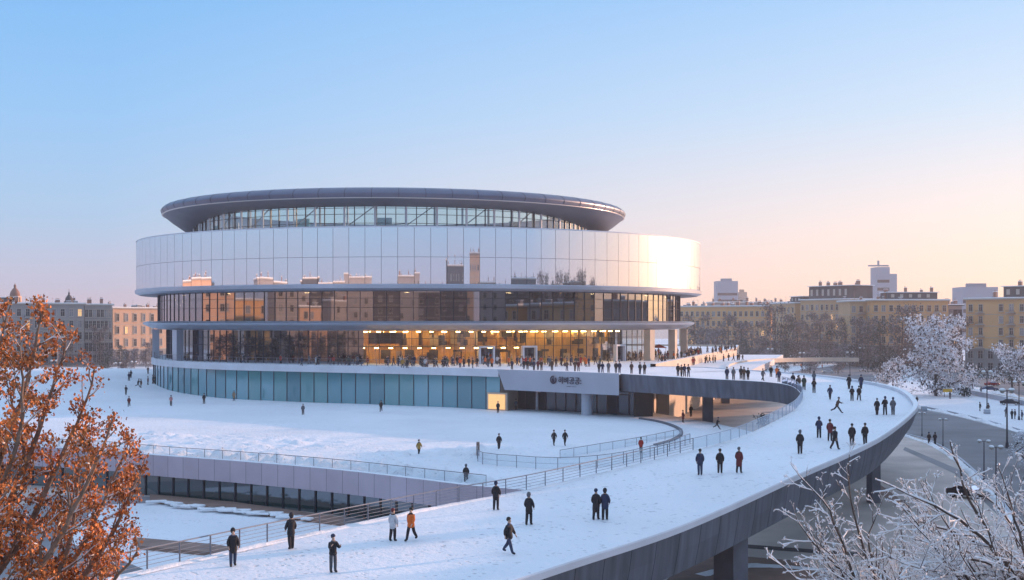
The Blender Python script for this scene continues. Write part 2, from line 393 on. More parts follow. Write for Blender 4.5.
# retaining building under the plaza edge: lilac parapet, glass storey
rw = empty('retaining_wall', (-29,136,GZ), label='long lilac clad parapet wall with dark glass storey beneath the snowy plaza edge', cat='wall')
rw_inv = Vector((29,-136,-GZ))
def offset(P, d):
    out = []
    for i, p in enumerate(P):
        t = (P[min(i+1, len(P)-1)] - P[max(i-1, 0)]); t.z = 0; t.normalize(); out.append(p + Vector((t.y, -t.x, 0)) * d)
    return out
PW, LW = catmull(PLAZA_FRONT, 44)
def child(mb, name, par, smooth=False):
    """mesh written in world coordinates, parented under an empty standing elsewhere"""
    L = par.location; z = par.rotation_euler.z
    if abs(z) < 1e-9: mb.v = [(v[0]-L.x, v[1]-L.y, v[2]-L.z) for v in mb.v]
    else:
        q = Matrix.Rotation(-z, 3, 'Z'); mb.v = [tuple(q @ (Vector(v) - L)) for v in mb.v]
    return mb.build(name, par, smooth)
b = MB(); O = offset(PW, .35)
for i in range(len(PW)-1):
    a, c = O[i], O[i+1]; d = (c - a) * .008
    b.add([a+d+Vector((0,0,-2.1)), c-d+Vector((0,0,-2.1)), c-d+Vector((0,0,.28)), a+d+Vector((0,0,.28))], [(0,1,2,3)], M['lilac'])
child(b, 'cladding', rw)
b = MB(); O2 = offset(PW, .31); O3 = offset(PW, -.15)
b.strip([p+Vector((0,0,-2.1)) for p in O2], [p+Vector((0,0,.26)) for p in O2], M['cladback'])
b.strip([p+Vector((0,0,-2.1)) for p in O2], [p+Vector((0,0,-2.1)) for p in offset(PW,-1.0)], M['cladback'])
child(b, 'backing', rw)
b = MB(); b.strip([p+Vector((0,0,.28)) for p in O], [p+Vector((0,0,.38)) for p in offset(PW, .1)], M['snow_clean']); b.strip([p+Vector((0,0,.38)) for p in offset(PW, .1)], [p+Vector((0,0,.2)) for p in O3], M['snow_clean'])
child(b, 'snow_cap', rw, True)
b = MB(); G1 = offset(PW, -.5); b.strip([p+Vector((0,0,GZ)) for p in G1], [p+Vector((0,0,-2.1)) for p in G1], M['courtglass']); child(b, 'glazing', rw)

def railing(name, P, h, label, bars=3, glass=True, every=2.4, posts_w=.07, parent=None, top=.06, z0=0, railmat=None, grp=None):
    rm = railmat or M['rail']; P, L = catmull(P, max(3, int(sum((b_-a_).length for a_, b_ in zip(P, P[1:])) / every) + 1))
    P = [p + Vector((0,0,z0)) for p in P]
    root = parent or empty(name, P[len(P)//2], label=label, cat='railing', group=grp)
    up = Vector((0,0,1))
    f = (lambda mb, nm: child(mb, nm, root))
    base = root; L0 = root.location
    if parent: base = empty_part(name, parent); f = (lambda mb, nm: child2(mb, nm, base, parent))
    b = MB(); b.box((0,0,h/2), (posts_w, posts_w, h), rm); each(b, 'post', [p - L0 for p in P], base)
    b = MB()
    for a, c in zip(P, P[1:]):
        b.bar(a+up*h, c+up*h, top, top, rm)
        for k in range(bars): z = h*(k+1)/(bars+1); b.bar(a+up*z, c+up*z, .022, .022, rm)
    f(b, 'rails')
    if glass:
        b = MB(); b.strip([p+up*.1 for p in P], [p+up*(h-.08) for p in P], M['railglass']); f(b, 'glass_panels')
    return root
def empty_part(name, parent):
    o = bpy.data.objects.new(name, None); COL.objects.link(o); o.parent = parent; return o
def child2(mb, nm, base, root):
    L = root.location; mb.v = [(v[0]-L.x, v[1]-L.y, v[2]-L.z) for v in mb.v]; return mb.build(nm, base)

b = MB(); b.box((0,0,0), (.14,.16,-2.1-GZ), M['mullion']); each(b, 'mullion', [p+Vector((0,0,(GZ-2.1)/2))-rw.location for p in offset(PW,-.42)], rw)
railing('railing', offset(PLAZA_FRONT[:7], -.3), 1.15, 'low glass railing along the snowy plaza edge above the lilac wall', 0, True, 2.6, .05, z0=.1)
railing('railing', pxs([(478,455),(481,464),(520,468),(560,470),(610,466),(655,456),(690,444)], 0), 1.3, 'curved glass fence enclosing a corner of the snowy plaza below the walkway', 1, True, 2.4, .07)
railing('railing', pxs([(560,459),(600,452),(640,445),(682,436)], 0), 1.0, 'short pale glass fence behind the curved fence on the plaza', 0, True, 3, .05)
b = MB(); P0 = at(478,456,0)
b.box(P0+Vector((0,0,.8)), (.35,.9,1.6), M['brick']); tag(b.build('gate_post'), 'squat brown gate post at the near end of the curved plaza fence', 'post')

b = MB(); Q_, _l = catmull(pxs([(640,419),(662,423),(678,429),(681,435),(672,441),(655,446)], .0), 30)
for a_, c_ in zip(Q_, Q_[1:]): b.bar(a_+up0*.06, c_+up0*.06, .45, .4, M['pier'])
tag(b.build('kerb'), kind='structure')
# sunken court
sheet('courtyard_snow', pxs([(100,505),(200,502),(300,516),(345,524),(420,520),(330,560),(250,575),(150,572),(120,560),(60,540)]), GZ+.03, M['snow'])
sheet('courtyard_paving', pxs([(40,495),(156,497),(340,517),(430,525),(470,560),(330,640),(0,640),(-60,560)]), GZ+.026, M['slush'])
b = MB()
for pl in ([(135,541),(215,548),(260,556),(258,561),(205,556),(140,550)],[(150,497),(235,505),(345,521),(345,527),(230,512),(150,503)]):
    P = pxs(pl, GZ); b.prism([(p.x, p.y) for p in P], GZ, GZ+.35, M['brick'], M['brick'])
tag(b.build('courtyard_kerbs'), kind='structure')
b = MB()
for k in range(26):
    t = k/25; p = at(158+t*150+random.uniform(-4,4), 501+t*15+random.uniform(0,3), GZ+.38)
    b.box(p, (random.uniform(1,2.6), random.uniform(.4,.9), .25), M['snow_clean'], rz=random.uniform(-.5,.3))
o = b.build('snow_heaps'); tag(o, kind='stuff', label='shovelled snow heaps along the courtyard glass', cat='snow')
md = o.modifiers.new('b','BEVEL'); md.width = .1; md.segments = 2

# ------------------------------------------------------------------ arena
AC = (-22.4, 314.0); RC = (-28.9, 314.0)
ar = empty('arena_building', (AC[0], AC[1], 7.0), label='huge round glass and mirror clad arena with a floating ring roof', cat='building')
def apart(b, name, smooth=True, parent=None):
    L = ar.location; b.v = [(v[0]-L.x, v[1]-L.y, v[2]-L.z) for v in b.v]; return b.build(name, parent or ar, smooth)
def ring_pt(r, a, z): return Vector((AC[0] + r*math.sin(R(a)), AC[1] - r*math.cos(R(a)), z))
# mirror band
b = MB(); NP = 134
for z0, z1 in ((23.0, 28.25), (28.31, 34.1)):
    for i in range(NP):
        a0, a1 = 360*i/NP + .028, 360*(i+1)/NP - .028
        am = (a0+a1)/2; jz, jr = random.gauss(0, .006), random.gauss(0, .003)
        # each panel gently curved, with a tiny tilt of its own
        K = 4; lo = [ring_pt(69 - jz, a0 + (a1-a0)*k/K + 0, z0) for k in range(K+1)]; hi = [ring_pt(69 + jz, a0 + (a1-a0)*k/K, z1) for k in range(K+1)]
        b.add(lo + hi, [(k, k+1, K+1+k+1, K+1+k) for k in range(K)], M['mirror'])
apart(b, 'mirror_cladding')
b = MB(); b.revolve([(68.9,23),(68.9,34.1)], M['mullion'], AC); apart(b, 'cladding_backing')
b = MB(); b.revolve([(69.05,34.1),(69.05,34.35),(68.3,34.35),(49,34.5)], M['slab'], AC); apart(b, 'coping', False)
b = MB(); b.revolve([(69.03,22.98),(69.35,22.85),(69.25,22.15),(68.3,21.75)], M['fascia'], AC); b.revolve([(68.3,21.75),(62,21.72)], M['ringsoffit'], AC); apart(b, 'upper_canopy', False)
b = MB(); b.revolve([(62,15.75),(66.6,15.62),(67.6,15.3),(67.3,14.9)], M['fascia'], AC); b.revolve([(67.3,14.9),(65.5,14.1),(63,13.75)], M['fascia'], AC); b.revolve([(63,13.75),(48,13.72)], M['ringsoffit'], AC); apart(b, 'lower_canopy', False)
# upper storey glazing
b = MB(); b.revolve([(64,15.6),(64,21.72)], M['glassmid'], AC, n=150); apart(b, 'upper_glazing', False)
b = MB()
for i in range(150):
    a = i*2.4; b.box(ring_pt(64.06, a, 18.66), (.09,.16,6.1), M['mullion'], rz=R(a))
for z in (18.4, 20.3): b.revolve([(64.03,z-.04),(64.1,z),(64.03,z+.04)], M['mullion'], AC)
tag(apart(b, 'upper_mullions', False), kind='stuff')
# interior of the upper storey: core wall, lit ceiling strips
b = MB(); b.revolve([(54,15.6),(54,21.7)], M['darkint'], AC, n=90); b.revolve([(54,15.65),(63.8,15.65)], M['darkint'], AC, n=90)
for i in range(90):
    if i % 3: b.box(ring_pt(58, i*4, 18.6), (1.2,.5,6.1), M['darkint'] if i % 2 else M['warmwall'], rz=R(i*4))
apart(b, 'upper_interior', False)
b = MB()
b.box((0,0,0), (1.0,.25,.08), M['lamp']); AL = [i*4+1 for i in range(0, 90, 5)]
each(b, 'ceiling_light', [ring_pt(60.5, a, 21.5) - ar.location for a in AL], ar, [R(a) for a in AL])
# ground storey
A_W0, A_W1 = -7, 59
b = MB(); b.revolve([(62,7.0),(62,13.74)], M['glassdark'], AC, -180, A_W0, n=100); apart(b, 'dark_glazing', False)
b = MB(); b.revolve([(62,7.0),(62,13.74)], M['glassview'], AC, A_W0, A_W1, n=34); b.revolve([(50,7),(50,13.74)], M['glassmid'], AC, A_W1+1, 180, n=50); apart(b, 'lobby_glazing', False)
b = MB()
for i in range(180):
    a = -180 + i*2.0
    if a > A_W1: continue
    b.box(ring_pt(62.06, a, 10.36), (.08,.16,6.7), M['mullion'], rz=R(a))
for z in (10.6, 12.2): b.revolve([(62.02,z-.05),(62.12,z),(62.02,z+.05)], M['mullion'], AC, -180, A_W1, n=120)
tag(apart(b, 'lobby_mullions', False), kind='stuff')
b = MB(); b.revolve([(55,7),(55,13.7)], M['warmwall'], AC, A_W0-14, 50, n=40)
for k, a in enumerate(np.arange(A_W0-10, 50, 2.6)):
    b.box(ring_pt(54.8, a, 11.7), (1.7,.3,3.2), M['warmwall'], rz=R(a))
    if k % 2: b.box(ring_pt(54.9, a, 8.4), (1.9,.3,2.6), M['darkint'], rz=R(a))
b.revolve([(55,10.25),(60,10.3),(60,10.6),(55,10.62)], M['warmwall'], AC, A_W0-10, 24, n=40)
b.box(ring_pt(60.5, -3, 12.2), (7,.4,2.2), M['darkint'], rz=R(-3)); b.box(ring_pt(61, 17, 8.5), (4,1,3), M['darkint'], rz=R(17))
apart(b, 'lobby_interior', False)
b = MB()
b.box((0,0,0), (.75,.55,.14), M['lamp']); AL = [(a, r, 13.5) for a in np.arange(A_W0-8, 52, 2.6) for r in (56.2, 59.6)] + [(a+1, 58, 10.15) for a in np.arange(A_W0-8, 24, 2.9)]
each(b, 'lobby_light', [ring_pt(r, a, z) - ar.location for a, r, z in AL], ar, [R(a) for a, r, z in AL])
b = MB()
for k in range(120):
    a = random.uniform(A_W0-10, 52); hh = random.uniform(.8,2.6); zz = random.choice([7+hh/2, 10.7+hh/2, 13.6-hh/2]); b.box(ring_pt(random.uniform(55.4,58.5), a, zz), (random.uniform(.3,2.2), .4, hh), M[random.choice(['darkint','warmwall','warmwall','beige','darkint'])], rz=R(a))
tag(apart(b, 'lobby_furnishings', False), kind='stuff')
for a, r, wd, m in ((-52,64.6,2.4,'fascia'),(54.5,64.8,2.1,'beige'),(66,65,1.8,'beige'),(80,65,1.8,'beige'),(-75,64.5,1.8,'fascia')):
    b = MB(); b.box(ring_pt(r, a, 10.4), (wd,1.6,6.75), M[m], rz=R(a)); apart(b, 'pillar', False)
# door portals
for a in (16, 24.5, 47):
    b = MB()
    for s in (-1.35, 1.35): b.box(ring_pt(62.6, a + s, 8.75), (.35,.9,3.5), M['slab'], rz=R(a))
    b.box(ring_pt(62.6, a, 10.45), (3.3,.9,.35), M['slab'], rz=R(a)); b.box(ring_pt(62.4, a, 8.6), (2.4,.1,3.2), M['glassdark'], rz=R(a))
    apart(b, 'door', False)
def rpt(r, a, z): return Vector((RC[0] + r*math.sin(R(a)), RC[1] - r*math.cos(R(a)), z))
# clerestory and ring roof
def zl(a):
    a = abs(((a + 180) % 360) - 180); a = min(a, 180-a); t = max(0, min(1, (a - 35) / 50)); return 39.9 - 3.4 * t * t * (3 - 2*t)
b = MB(); b.revolve([(50,34.5),(50,41.5)], M['clerestory'], RC, n=120); apart(b, 'clerestory_glazing', False)
b = MB()
for i in range(144):
    a = i*2.5; b.box(rpt(50.08, a, 37.6), (.16 if i % 3 else .4,.25,6.4), M['mullion' if i % 3 else 'slab'], rz=R(a))
for z in (36.4, 38.3, 39.6): b.revolve([(50.05,z-.06),(50.16,z),(50.05,z+.06)], M['mullion'], RC)
b.revolve([(50.05,34.45),(50.5,34.45),(50.5,34.8),(50.05,34.8)], M['mullion'], RC)
tag(apart(b, 'clerestory_mullions', False), kind='stuff')
b = MB()
for i in range(48):
    a = i*7.5; b.box(rpt(47.5, a, 38.2), (.35,.35,7.4), M['pierpale' if i % 2 else 'pier'], rz=R(a)); 
    b.bar(rpt(47.5, a, 36), rpt(47.5, a+7.5, 40.5 if i % 2 else 36.5), .2, .2, M['pier'])
    if i % 5 == 0: b.box(rpt(46.5, a+2, 36.2), (3.2,.4,3.2), M['tealglass'], rz=R(a+2))
apart(b, 'roof_trusses', False)
def upper(a): return [(47.5,zl(a)+.2),(47.5,43.55),(54.6,43.45),(56.2,43.05),(57.1,42.3),(57.15,41.9),(56.75,41.2)]
b = MB(); b.revolve(None, M['ringtop'], RC, zfun=upper); apart(b, 'ring_roof')
b = MB()
for i in range(64):
    a = i*5.625; pr = upper(a)[2:]
    for (r0_, z0_), (r1_, z1_) in zip(pr, pr[1:]): b.bar(rpt(r0_+.03, a, z0_), rpt(r1_+.03, a, z1_), .07, .05, M['cladback'])
tag(apart(b, 'roof_seams', False), kind='stuff')
def soff(a): return [(56.6,41.05),(54.5,(41.05*.65+zl(a)*.35)-.1),(50.3,zl(a)),(47.5,zl(a)+.2)]
b = MB(); b.revolve(None, M['ringsoffit'], RC, zfun=soff); apart(b, 'ring_soffit')
b = MB(); b.revolve([(56.75,41.22),(56.95,41.12),(56.62,41.0)], M['trim'], RC); apart(b, 'ring_highlight')  # glint of sun along the ring crease, put in as a pale strip

# ------------------------------------------------------------------ walkway
DI = [Vector(p) for p in [(-46,14,3),(-18.6,62.3,3),(-10.4,75.9,3),(-4.8,83.8,3.1),(.6,89.5,3.3),(8,99,3.7),(15,108.5,4.1),(21,116.3,4.6),(29,133.5,5.3),(33.3,145.6,5.6),(37.6,162.7,6.05),(38.6,181,6.5),(28.4,190,6.8),(17.5,202,7)]]
DO = [Vector(p) for p in [(-22,24,3),(.4,60.6,3),(10.5,76.6,3),(21.8,94.8,3.9),(28,104.5,4.4),(34.5,115.5,5.0),(44.6,138,5.6),(48.7,151,5.9),(51.4,164,6.2),(52.4,175,6.35),(51.9,186,6.5),(50.5,197,6.7),(47.5,208,6.8),(41,221,6.93),(35,233,7),(27.2,236.5,7)]]
ND = 150
I_, LI = catmull(DI, ND); O_, LO = catmull(DO, ND)
wk = empty('elevated_walkway', (20,110,3.5), label='broad snow covered curving ramp rising to the arena terrace', cat='walkway')
def wpart(b, name, smooth=False): return child(b, name, wk, smooth)
up = Vector((0,0,1))
def deck_uv(x, y):
    best = None
    for i in range(ND):
        a, c = I_[i].to_2d(), O_[i].to_2d(); d = c - a; q = Vector((x, y)) - a; t = q.dot(d) / d.length_squared; tt = max(0, min(1, t)); e = (a + d*tt - Vector((x, y))).length
        if best is None or e < best[0]: best = (e, i, tt)
    return best
def deck_z(x, y):
    e, i, t = deck_uv(x, y); return I_[i].z * (1-t) + O_[i].z * t
b = MB(); K = 14; vs = []
for i in range(ND):
    for k in range(K+1):
        p = I_[i].lerp(O_[i], k/K); h = 0 if k in (0, K) else .03*math.sin(i*1.1+k*2.1)*math.sin(i*.37-k)
        if k == K-1: h += .06
        vs.append(p + up*h)
b.add(vs, [(i*(K+1)+k, i*(K+1)+k+1, (i+1)*(K+1)+k+1, (i+1)*(K+1)+k) for i in range(ND-1) for k in range(K)], M['snow'])
wpart(b, 'snow_deck', True)
def rimw(i):
    t = i/(ND-1); return .12 + 1.35*math.exp(-((t-.66)/.17)**2)
inn = [(I_[i]-O_[i]).normalized() for i in range(ND)]
for v in inn: v.z = 0; v.normalize()
ot = [O_[i]+up*.35 for i in range(ND)]
b = MB(); rh = [.10+.34*math.exp(-((i/(ND-1)-.66)/.2)**2) for i in range(ND)]; A = [O_[i]+up*rh[i] for i in range(ND)]; B = [O_[i]+inn[i]*rimw(i)+up*rh[i] for i in range(ND)]; C = [B[i]-up*.45 for i in range(ND)]; D0 = [O_[i]-inn[i]*.10+up*(rh[i]-.08) for i in range(ND)]
b.strip(D0, A, M['slab']); b.strip(A, B, M['snow_clean']); b.strip(B, C, M['slab']); D1 = [d-up*.35 for d in D0]; b.strip(D1, D0, M['slab'])
wpart(b, 'rim', False)
# outer fascia panels, backing, soffit, inner fascia
def bulge(i): t = i/(ND-1); return .45 + 4.2*math.exp(-((t-.66)/.16)**2)
b = MB(); bk = MB()
top = [O_[i]-inn[i]*.08-up*.02 for i in range(ND)]; mid = [O_[i]+inn[i]*bulge(i)*.32-up*1.5 for i in range(ND)]; low = [O_[i]+inn[i]*bulge(i)-up*2.9 for i in range(ND)]
for i in range(0, ND-1, 2):
    j = min(i+2, ND-1); g = .012
    for U, V in ((top, mid), (mid, low)):
        b.add([V[i].lerp(V[j], g), V[j].lerp(V[i], g), U[j].lerp(U[i], g), U[i].lerp(U[j], g)], [(0,1,2,3)], M['cladding'])
wpart(b, 'outer_fascia')
il = [I_[i]-inn[i]*.5-up*2.7 for i in range(ND)]; cc = [I_[i].lerp(O_[i], .5)-up*3.3 for i in range(ND)]
s_ = [inn[i]*.05 for i in range(ND)]
bk.strip([mid[i]+s_[i] for i in range(ND)], [top[i]+s_[i] for i in range(ND)], M['cladback']); bk.strip([low[i]+s_[i] for i in range(ND)], [mid[i]+s_[i] for i in range(ND)], M['cladback'])
bk.strip(cc, [low[i]+s_[i] for i in range(ND)], M['cladding']); bk.strip(il, cc, M['cladding'])
wpart(bk, 'soffit')
b = MB(); b.strip([I_[i]+up*.12 for i in range(ND)], il, M['fascia'] if False else M['cladding']); b.strip([I_[i]+up*.12 for i in range(ND)], [I_[i]-inn[i]*.3+up*.12 for i in range(ND)], M['snow_clean']); b.strip([I_[i]-inn[i]*.3+up*.12 for i in range(ND)], [I_[i]-inn[i]*.3-up*.1 for i in range(ND)], M['slab'])
wpart(b, 'inner_fascia')
lr = MB(); Kk = 4; vs = []
for i in range(ND):
    for k in range(Kk+1): u = k/Kk; vs.append(I_[i] - inn[i]*(.15+u*.8) + up*(.02 + math.sin(math.pi*u)*.16*random.uniform(.3,1.3)))
lr.add(vs, [(i*(Kk+1)+k, i*(Kk+1)+k+1, (i+1)*(Kk+1)+k+1, (i+1)*(Kk+1)+k) for i in range(ND-1) for k in range(Kk)], M['snow_clean']); wpart(lr, 'snow_bank', True)
# piers
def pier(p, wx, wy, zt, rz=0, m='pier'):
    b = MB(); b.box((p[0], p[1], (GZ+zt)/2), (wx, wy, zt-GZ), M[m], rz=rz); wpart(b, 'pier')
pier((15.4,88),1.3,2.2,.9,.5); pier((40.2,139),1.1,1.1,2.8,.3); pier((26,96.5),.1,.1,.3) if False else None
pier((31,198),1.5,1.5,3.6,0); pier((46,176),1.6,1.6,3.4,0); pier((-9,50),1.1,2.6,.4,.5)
# inner railing, split into bar rail (near) and glass rail (far)
near = I_[0:int(ND*.52)]; far = I_[int(ND*.52)-1:int(ND*.86)]
railing('railing', [p-inn[k]*.12 for k, p in enumerate(near)], 1.05, None, 4, False, 2.2, .07, parent=wk, z0=.1)
railing('railing', [p-inn[min(ND-1,k+int(ND*.52)-1)]*.12 for k, p in enumerate(far)], 1.05, None, 0, True, 2.2, .06, parent=wk, z0=.1, railmat=M['pierpale'])

# ------------------------------------------------------------------ podium terrace
TP = [(-92,345),(-88.5,318),(-86.6,303),(-82,285),(-72.5,267.5),(-58,252),(-36,239.5),(-17,229.5),(-2.4,219.5),(17.5,202),(41,221),(35,233),(27.2,236.5),(44,295),(68,379),(78,430),(40,450),(-40,450),(-85,410)]
tr = empty('podium_terrace', (-20,300,GZ), label='raised snowy terrace with teal glass wall around the arena', cat='terrace')
def tpart(b, name, smooth=False): return child(b, name, tr, smooth)
front, _ = catmull([Vector((x, y, 7)) for x, y in TP[1:10]], 70)
fi = offset(front, -.35)   # towards the building
tpoly = [(p.x, p.y) for p in front[1:-1]] + [(x, y) for x, y in TP[9:]] + [(x, y) for x, y in TP[0:2]]
b = MB(); b.add([(x, y, 6.985) for x, y in tpoly], [tuple(range(len(tpoly)))], M['snow']); o = tpart(b, 'snow_surface')
if o.data.polygons[0].normal.z < 0: o.data.flip_normals()
# slab edge: kerb + fascia, deeper over the sign
def edge_x(px, P):   # index of the sample nearest to a direction
    return min(range(len(P)), key=lambda i: abs(CX + P[i].x/P[i].y*F - px))
iS = edge_x(498, front)
b = MB(); q = front[:iS+1]; qo = offset(front, .0)[:iS+1]
b.strip([p-up*1.15 for p in qo], [p+up*.22 for p in qo], M['slab']); qi = offset(front, -.8)[:iS+1]
b.strip([p+up*.22 for p in qo], [p+up*.22 for p in qi], M['snow_clean']); b.strip([p+up*.22 for p in qi], [p-up*.1 for p in qi], M['slab'])
b.strip([p-up*1.15 for p in qi], [p-up*1.15 for p in qo], M['slab']); tpart(b, 'slab_edge')
b = MB(); q = offset(front, .35)[iS:]; lo = [p-up*3.35 for p in q]; hi = [p+up*.2 for p in q]
lo[0] = lo[0].lerp(q[min(2,len(q)-1)]-up*3.35, .35)
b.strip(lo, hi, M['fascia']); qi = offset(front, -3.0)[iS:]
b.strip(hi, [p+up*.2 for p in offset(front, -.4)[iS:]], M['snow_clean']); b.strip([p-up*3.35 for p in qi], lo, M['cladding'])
b.add([lo[0], hi[0], qi[0]+up*.2, qi[0]-up*3.35], [(0,1,2,3)], M['fascia'])
tpart(b, 'sign_fascia')
# teal glass wall
gl = offset(front, -.5)[:iS+1]
TG = [M['tealglass']] + [glass_mat('teal_glass_%s' % n_, c_, r_, (0,0,0), .08) for n_, c_, r_ in (('pale', (.085,.29,.33), .15), ('deep', (.04,.19,.225), .10), ('green', (.07,.26,.27), .12))]
gq, _ = catmull(gl, 44); b = MB()
for p, q in zip(gq, gq[1:]):
    hs = random.choice([0, 0, 0, 1.2]); mm = random.choice(TG)
    b.add([Vector((p.x,p.y,-.3)), Vector((q.x,q.y,-.3)), Vector((q.x,q.y,5.9)), Vector((p.x,p.y,5.9))], [(0,1,2,3)], mm)
tpart(b, 'glass_wall')
b = MB()
gp, gL = catmull(offset(front, -.46)[:iS+1], 44)
b.box((0,0,0), (.12,.14,6.2), M['mullion']); each(b, 'wall_mullion', [Vector((p.x,p.y,2.8))-tr.location for p in gp], tr)
b = MB(); p = gp[3]; b.box((p.x, p.y-.3, 3.2), (1.4,.5,5.3), M['beige']); tpart(b, 'pillar')
# recess under the sign
rc = offset(front, -5.5)[iS-2:]; 
b = MB(); b.strip([Vector((p.x, p.y, GZ)) for p in rc], [Vector((p.x, p.y, 6.6)) for p in rc], M['recessglass']); tpart(b, 'recess_glazing')
b = MB()
b.box((0,0,0), (.12,.15,5.6), M['mullion']); each(b, 'recess_mullion', [Vector((p.x,p.y,1.5))-tr.location for p in catmull(offset(front, -5.4)[iS-2:], 15)[0]], tr); b = MB()
b.box((rc[-1].x+.5, rc[-1].y+2, 1.0), (3,6,11), M['darkint']); tpart(b, 'recess_side_wall')
b = MB(); b.add([gl[-1]-up*7.3, rc[2]-up*7.3, rc[2]-up*1.1, gl[-1]-up*1.1], [(0,1,2,3)], M['beige']); tpart(b, 'recess_return')
b = MB(); p = at(500, 404, 0); p = Vector((-2.35, 221.3, 0))
b.box((p.x-.2, p.y-1.6, 1.5), (4.4,.3,3.2), M['beige'], rz=-.62); b.box((p.x-.2-.14, p.y-1.6-.2, 1.5), (3.6,.1,2.6), M['lampsoft'], rz=-.62); tpart(b, 'lit_entrance')
for (px_, d, r_, m) in ((587,209,.95,'pierpale'),(639,214,.35,'pier'),(613,216,.7,'beige'),):
    b = MB(); c = Vector(((px_-CX)/F*d, d, 0)); b.tube(c-up*.3, c+up*4.2, r_, r_, M[m], 20); tpart(b, 'pillar', True)
# right flank wall and floor edges, sunlit
fl = [Vector((x, y, 0)) for x, y in TP[12:]] + [Vector((TP[0][0], TP[0][1], 0))]
fl2 = [Vector((17.5,202,0)).lerp(Vector((27.2,236.5,0)), .35), Vector((27.2,236.5,0))]
b = MB(); b.strip([p+up*GZ for p in fl], [p+up*7.6 for p in fl], M['beige']); b.strip([p+up*7.6 for p in fl], [p+Vector((-1.0,.3,7.6)) for p in fl], M['snow_clean']); b.strip([p+Vector((-1.0,.3,7.6)) for p in fl], [p+Vector((-1.0,.3,6.9)) for p in fl], M['beige'])
tpart(b, 'flank_parapet')
b = MB(); a_, c_ = Vector((24,226,0)), Vector((27.2,236.5,0)); b.strip([a_+up*GZ, c_+up*GZ], [a_+up*3.6, c_+up*3.6], M['beige']); 
a2 = Vector((17,219.5,0)); b.strip([a2+up*GZ, a_+up*GZ], [a2+up*3.7, a_+up*3.7], M['beige']); tpart(b, 'flank_wall')
b = MB(); b.box((22.6,224,1.0),(1.2,1.2,6),M['beige']); tpart(b, 'flank_pillar'); b = MB(); b.box((28.2,234,-.5),(2.2,2.2,8.2),M['beige']); tpart(b, 'flank_pillar')
railing('railing', offset(front, -.6)[4:edge_x(455, front)], 1.25, None, 1, False, 2.6, .09, parent=tr, z0=.2)
# logo and lettering on the fascia, raised dark metal
def sign_frame():
    j = edge_x(567, q_) ; return j
q_ = offset(front, .42)
j = edge_x(552, q_); k = edge_x(582, q_)
A_, B_ = q_[j].copy(), q_[k].copy(); sdir = (B_-A_); sdir.z = 0; SL = sdir.length; sdir.normalize(); snor = Vector((sdir.y, -sdir.x, 0))
dk = mat('sign_metal', (.02,.02,.045), .5)
def sp(u, v, d=.0): return A_ + sdir*u + up*v + snor*d
rotm = Matrix((sdir, up, snor)).transposed().to_4x4()
b = MB(); cx_, cv = .7, -1.25
for i in range(28):
    t0, t1 = 2*math.pi*i/28, 2*math.pi*(i+1)/28
    if 3 <= i <= 5: continue
    b.add([sp(cx_+.48*math.cos(t0), cv+.48*math.sin(t0), .08), sp(cx_+.48*math.cos(t1), cv+.48*math.sin(t1), .08), sp(cx_+.72*math.cos(t1), cv+.72*math.sin(t1), .08), sp(cx_+.72*math.cos(t0), cv+.72*math.sin(t0), .08)], [(0,1,2,3)], dk)
b.add([sp(cx_-.42,cv-.5,.09), sp(cx_+.2,cv-.55,.09), sp(cx_+.12,cv-.05,.09), sp(cx_-.12,cv+.32,.09), sp(cx_-.36,cv+.1,.09)], [(0,1,2,3,4)], dk)
b.add([sp(cx_+.2,cv-.45,.1), sp(cx_+.36,cv-.4,.1), sp(cx_+.18,cv+.45,.1), sp(cx_+.02,cv+.42,.1)], [(0,1,2,3)], dk)
tpart(b, 'emblem')
def text_part(s, u, v, size, name):
    cu = bpy.data.curves.new(name, 'FONT'); cu.body = s; cu.size = size; cu.extrude = .03; cu.offset = .012
    ob = bpy.data.objects.new(name, cu); COL.objects.link(ob)
    dg = bpy.context.evaluated_depsgraph_get(); me = bpy.data.meshes.new_from_object(ob.evaluated_get(dg)); bpy.data.objects.remove(ob)
    me.materials.clear(); me.materials.append(dk)
    o = bpy.data.objects.new(name, me); COL.objects.link(o); o.parent = tr
    mw = Matrix.Translation(sp(u, v, .06) - tr.location) @ rotm; me.transform(mw); return o
text_part('히벼공공:', 1.7, -1.75, 1.3, 'lettering')
b = MB()
for (u0, u1, v0, v1) in ((1.7,5.75,-2.02,-1.96),(5.75,5.8,-2.02,-.4),(3.6,4.6,-2.3,-2.22),(4.7,5.7,-2.3,-2.24)):
    b.add([sp(u0,v0,.05), sp(u1,v0,.05), sp(u1,v1,.05), sp(u0,v1,.05)], [(0,1,2,3)], M['pierpale'] if v1-v0 > .1 or v0 == -2.02 else dk)
tpart(b, 'lettering_line')

